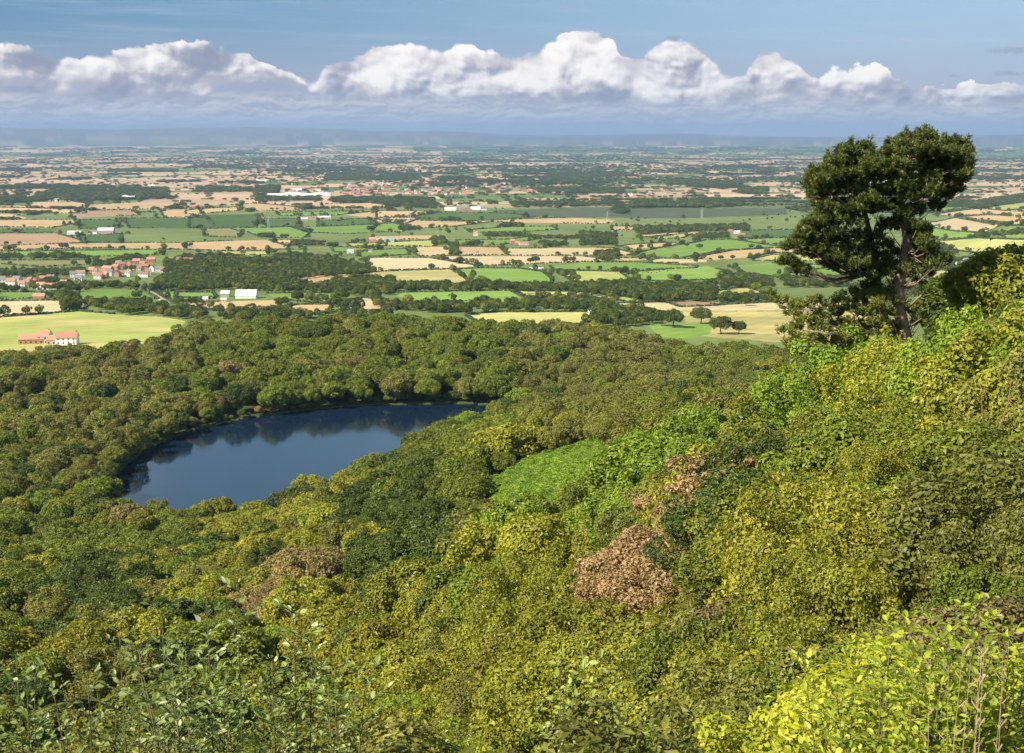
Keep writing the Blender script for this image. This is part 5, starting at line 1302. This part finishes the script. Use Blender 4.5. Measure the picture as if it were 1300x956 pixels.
# needle brushes: short shoots standing up from the pads, each a brush of thin blades
rg = np.random.default_rng(77); VV, FFq, vv_ = [], [], []; base_i = 0
for (x, y, r_, dd) in CL:
    cpos = np.array(lp(x, y, dd)); R0 = r_/F*PD*1.02; dens_ = 37 if y < 300 else 29
    ns = max(3, int(dens_*(r_/10)**2))
    d = rg.normal(0, 1, (ns, 3)); d /= np.linalg.norm(d, axis=1)[:, None]; d[:, 2] = np.abs(d[:, 2])*.9-.25
    sp_ = cpos + d*R0*rg.uniform(.55, 1.0, ns)[:, None]*np.array([1, 1, .72])
    sdir = d*np.array([.6,.6,.4]) + np.array([0, 0, .9]) + rg.normal(0, .2, (ns, 3)); sdir /= np.linalg.norm(sdir, axis=1)[:, None]
    slen = rg.uniform(.22, .48, ns)
    nb_ = 26
    t = rg.uniform(0, 1, (ns, nb_)); root = sp_[:, None]+sdir[:, None]*(slen[:, None]*t)[..., None]
    nd_ = rg.normal(0, 1, (ns, nb_, 3)); nd_ -= sdir[:, None]*(nd_*sdir[:, None]).sum(-1)[..., None]; nd_ /= np.linalg.norm(nd_, axis=-1)[..., None]
    nd_ = nd_*.75 + sdir[:, None]*.65; nd_ /= np.linalg.norm(nd_, axis=-1)[..., None]
    tip = root + nd_*rg.uniform(.12, .20, (ns, nb_, 1)); sidev = np.cross(nd_, rg.normal(0, 1, (ns, nb_, 3))); sidev /= np.linalg.norm(sidev, axis=-1)[..., None]; sidev *= .019
    q = np.stack([root-sidev, root+sidev, tip+sidev*.5, tip-sidev*.5], 2).reshape(-1, 3)
    VV.append(q); k = ns*nb_; FFq.append(np.arange(k*4).reshape(k, 4)+base_i); base_i += k*4
    vv_.append(np.clip((.48 if y > 366 else 0)+np.repeat(rg.uniform(0, .55, ns), nb_)+rg.uniform(0, .2, k), 0, 1))  # lower pads paler: partly their own yellower green, partly sunlight put into the colour
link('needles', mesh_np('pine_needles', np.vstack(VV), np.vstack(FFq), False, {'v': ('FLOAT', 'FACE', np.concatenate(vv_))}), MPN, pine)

# ------------------------------------------------------------------ saplings close to the viewpoint
MGS = simple('green_stem', (.13,.12,.05), .8, .1, .3, 6)
MSL = foliage('sapling_leaf', (.15,.20,.04), (.34,.40,.12), (.55,.57,.30), transl=.35, rough=.4)
def leaf6(p, d, nrm, L__, W_):
    d = d.normalized(); s_ = d.cross(nrm).normalized(); nn = s_.cross(d)
    return [p, p+d*L__*.3+s_*W_*.45+nn*L__*.06, p+d*L__*.7+s_*W_*.38+nn*L__*.05, p+d*L__-nn*L__*.08, p+d*L__*.7-s_*W_*.38+nn*L__*.05, p+d*L__*.3-s_*W_*.45+nn*L__*.06], [(0,1,2,3),(0,3,4,5)]
def sapling(px_, py_top, d, leafL, label, nst, spread, mat=MSL, seed=1, leaves=46, name='sapling'):
    rg_ = random.Random(seed); top_ = at(px_, py_top, d); x, y = top_.x, top_.y; z0 = float(H(x, y))
    o = bpy.data.objects.new(name, None); C.objects.link(o); o.location = (x, y, z0); tag(o, label, 'sapling' if name == 'sapling' else name.replace('_', ' '), 'saplings at the foot of the viewpoint' if name == 'sapling' else None)
    hh_ = top_.z - z0; st_ = Acc(); lf = Acc()
    for k in range(nst):
        a0 = rg_.uniform(0, 6.28); tx, ty = rg_.uniform(-1, 1)*spread, rg_.uniform(-.6, .6)*spread; h_ = hh_*(1 if k == 0 else rg_.uniform(.72, .98))
        if k == 0: tx = ty = 0
        P0 = Vector((tx*.1, ty*.1, -.1)); P1 = Vector((tx*.4, ty*.4, h_*.45)); P2 = Vector((tx*.75, ty*.75, h_*.8)); P3 = Vector((tx, ty, h_))
        st_.tube([P0, P1, P2, P3], [.010, .008, .005, .002], 6)
        n_ = leaves
        for q in range(n_):
            t = 1-(q/n_)**1.1*.98; 
            pos = P3.lerp(P2, (1-t)/.2) if t > .8 else (P2.lerp(P1, (.8-t)/.35) if t > .45 else P1.lerp(P0, (.45-t)/.45))
            ang = q*2.4+a0; tl = rg_.uniform(.04, .34)*min(1, (1.12-t)*2.2)+.02
            td = Vector((math.cos(ang), math.sin(ang), rg_.uniform(.3, .9))).normalized(); e = pos+td*tl
            if tl > .06: st_.tube([pos, e], [.004, .0015], 4)
            for w_ in range(5 if tl > .1 else 2):
                dd_ = (td+Vector((rg_.uniform(-.8,.8), rg_.uniform(-.8,.8), rg_.uniform(-.5,.3)))).normalized()
                nr = Vector((rg_.uniform(-.6,.6), rg_.uniform(-.6,.6), 1)); L_ = leafL*rg_.uniform(.65, 1.15)
                vs, fs = leaf6(pos.lerp(e, 1-w_*.2), dd_, nr, L_, L_*.62); lf.add(vs, fs)
    link('stem', st_.mesh('sapling_stem', True), MGS, o)
    lm_ = lf.mesh('sapling_leaves'); a = lm_.attributes.new('v', 'FLOAT', 'FACE'); nf = len(lm_.polygons)
    a.data.foreach_set('value', np.repeat(np.random.default_rng(seed).uniform(0, 1, nf//2+1), 2)[:nf].astype(np.float32))
    link('leaves', lm_, mat, o)
    return o
for k, (x, yt, d, ll, n_, s_, lab) in enumerate([
   (205,772,8.5,.060,4,.35,'leafy sapling with grey-green leaves, tallest in the lower left clump'), (262,756,8.0,.060,5,.40,'broad pale-leaved sapling in the middle of the lower left clump'), (300,742,8.6,.055,2,.16,'slender sapling shoot leaning right above the lower left clump'),
   (150,775,8.8,.055,2,.20,'thin sapling shoot at the left side of the lower left clump'), (372,778,7.6,.055,2,.15,'single arching pale shoot right of the lower left clump'), (20,830,7.2,.060,3,.20,'pale-leaved sapling at the bottom left corner'), (110,842,7.6,.055,3,.22,'short sapling between the corner one and the clump'),
   (345,838,7.4,.055,3,.25,'short leafy sapling low on the right of the clump'), (425,842,7.4,.055,3,.22,'short sapling furthest right of the lower left saplings'), (235,812,7.2,.062,4,.35,'dark-stemmed leafy sapling low in the clump front')]):
    sapling(x, yt, d, ll, lab, n_, s_, seed=30+k)
MLM = foliage('bramble_leaf', (.20,.26,.02), (.50,.55,.06), (.62,.60,.10), transl=.45, rough=.4)
k = 0
for x, yt, d in [(1085,826,9.6),(1110,812,9.8),(1130,800,9.4),(1150,782,9.6),(1172,800,9.2),(1190,790,9.6),(1215,776,9.3),(1238,768,9.6),(1260,782,9.0),(1282,800,8.8),(1200,826,8.6),(1160,836,8.6),(1245,822,8.4),(1120,850,8.8)]:
    sapling(x, yt, d, .075, 'lemon-green bramble shoot at the lower right, %s from left' % ['first','second','third','fourth','fifth','sixth','seventh','eighth','ninth','tenth','eleventh','twelfth','thirteenth','fourteenth'][sorted([1085,1110,1130,1150,1172,1190,1215,1238,1260,1282,1200,1160,1245,1120]).index(x)], 4, .38, MLM, 60+k, 58, 'bramble_shoot')['group'] = 'lemon-green bramble shoots'; k += 1
MSG = foliage('grey_leaf', (.18,.22,.03), (.38,.42,.10), (.5,.52,.22), transl=.3, huevar=0)
for i, (x, yt, d) in enumerate([(712,838,13),(742,826,13.5),(770,842,13)]):
    sapling(x, yt, d, .10, 'grey-green leafy shoot at the bottom centre, %s of three' % ['left', 'middle', 'right'][i], 5, .6, MSG, 90+i, 36, 'leafy_shoot')['group'] = 'grey-green shoots'
# dry stalks in the lower right corner
MST = simple('dry_stalk', (.42,.30,.18), .9, .1, .2, 3)
for i in range(9):
    x = random.uniform(1165, 1305); d = random.uniform(7.2, 8.6); yt = random.uniform(815, 862)
    tp = at(x, yt, d); z0 = float(H(tp.x, tp.y)); a = Acc(); hh_ = tp.z-z0; lx = random.uniform(-.12, .12)
    a.tube([(0,0,-.05),(lx*.3,0,hh_*.5),(lx,0,hh_)], [.0035,.003,.0015], 5)
    for q in range(5):
        zz = hh_*(1-q*.06); s2 = random.choice((-1, 1)); a.tube([(lx*(1-q*.05),0,zz-.05),(lx+s2*.035,random.uniform(-.02,.02),zz)], [.003,.005], 4)
    o = link('dry_stalk', a.mesh('dry_stalk'), MST, loc=(tp.x, tp.y, z0)); tag(o, 'dry straw-coloured stalk standing in front of the lemon-green brambles', 'stalk', 'dry stalks in the lower right corner')
# bare stems in the scrub
MRS = simple('reddish_stem', (.26,.11,.07), .8, .2, .25, 4); MPS = simple('pale_branch', (.48,.34,.20), .8, .2, .2, 4)
for (pts_, rad, mt, lab, dpt) in [([(1240,575),(1248,540),(1246,505),(1256,470)], .022, MRS, 'thin reddish bare stem rising through scrub at the right, left one', 33), ([(1262,585),(1268,545),(1280,512),(1284,480)], .02, MRS, 'thin reddish bare stem rising through scrub at the right, right one', 33), ([(1262,575),(1240,540),(1222,520)], .015, MRS, 'thin reddish side stem leaning left in the right scrub', 32.5)]:
    ps = [at(a_, b_, dpt) for a_, b_ in pts_]; o0 = ps[0].copy(); a = Acc(); a.tube([p-o0 for p in ps], [rad*(1-.7*i/(len(ps)-1)) for i in range(len(ps))], 6)
    dn = ps[0]-Vector((0, 0, 0)); a.tube([Vector((0,0,0)), Vector((0,0,float(H(o0.x,o0.y))-o0.z))], [rad, rad*1.3], 6)
    tag(link('bare_branch', a.mesh('bare_branch', True), mt, loc=o0), lab, 'branch')
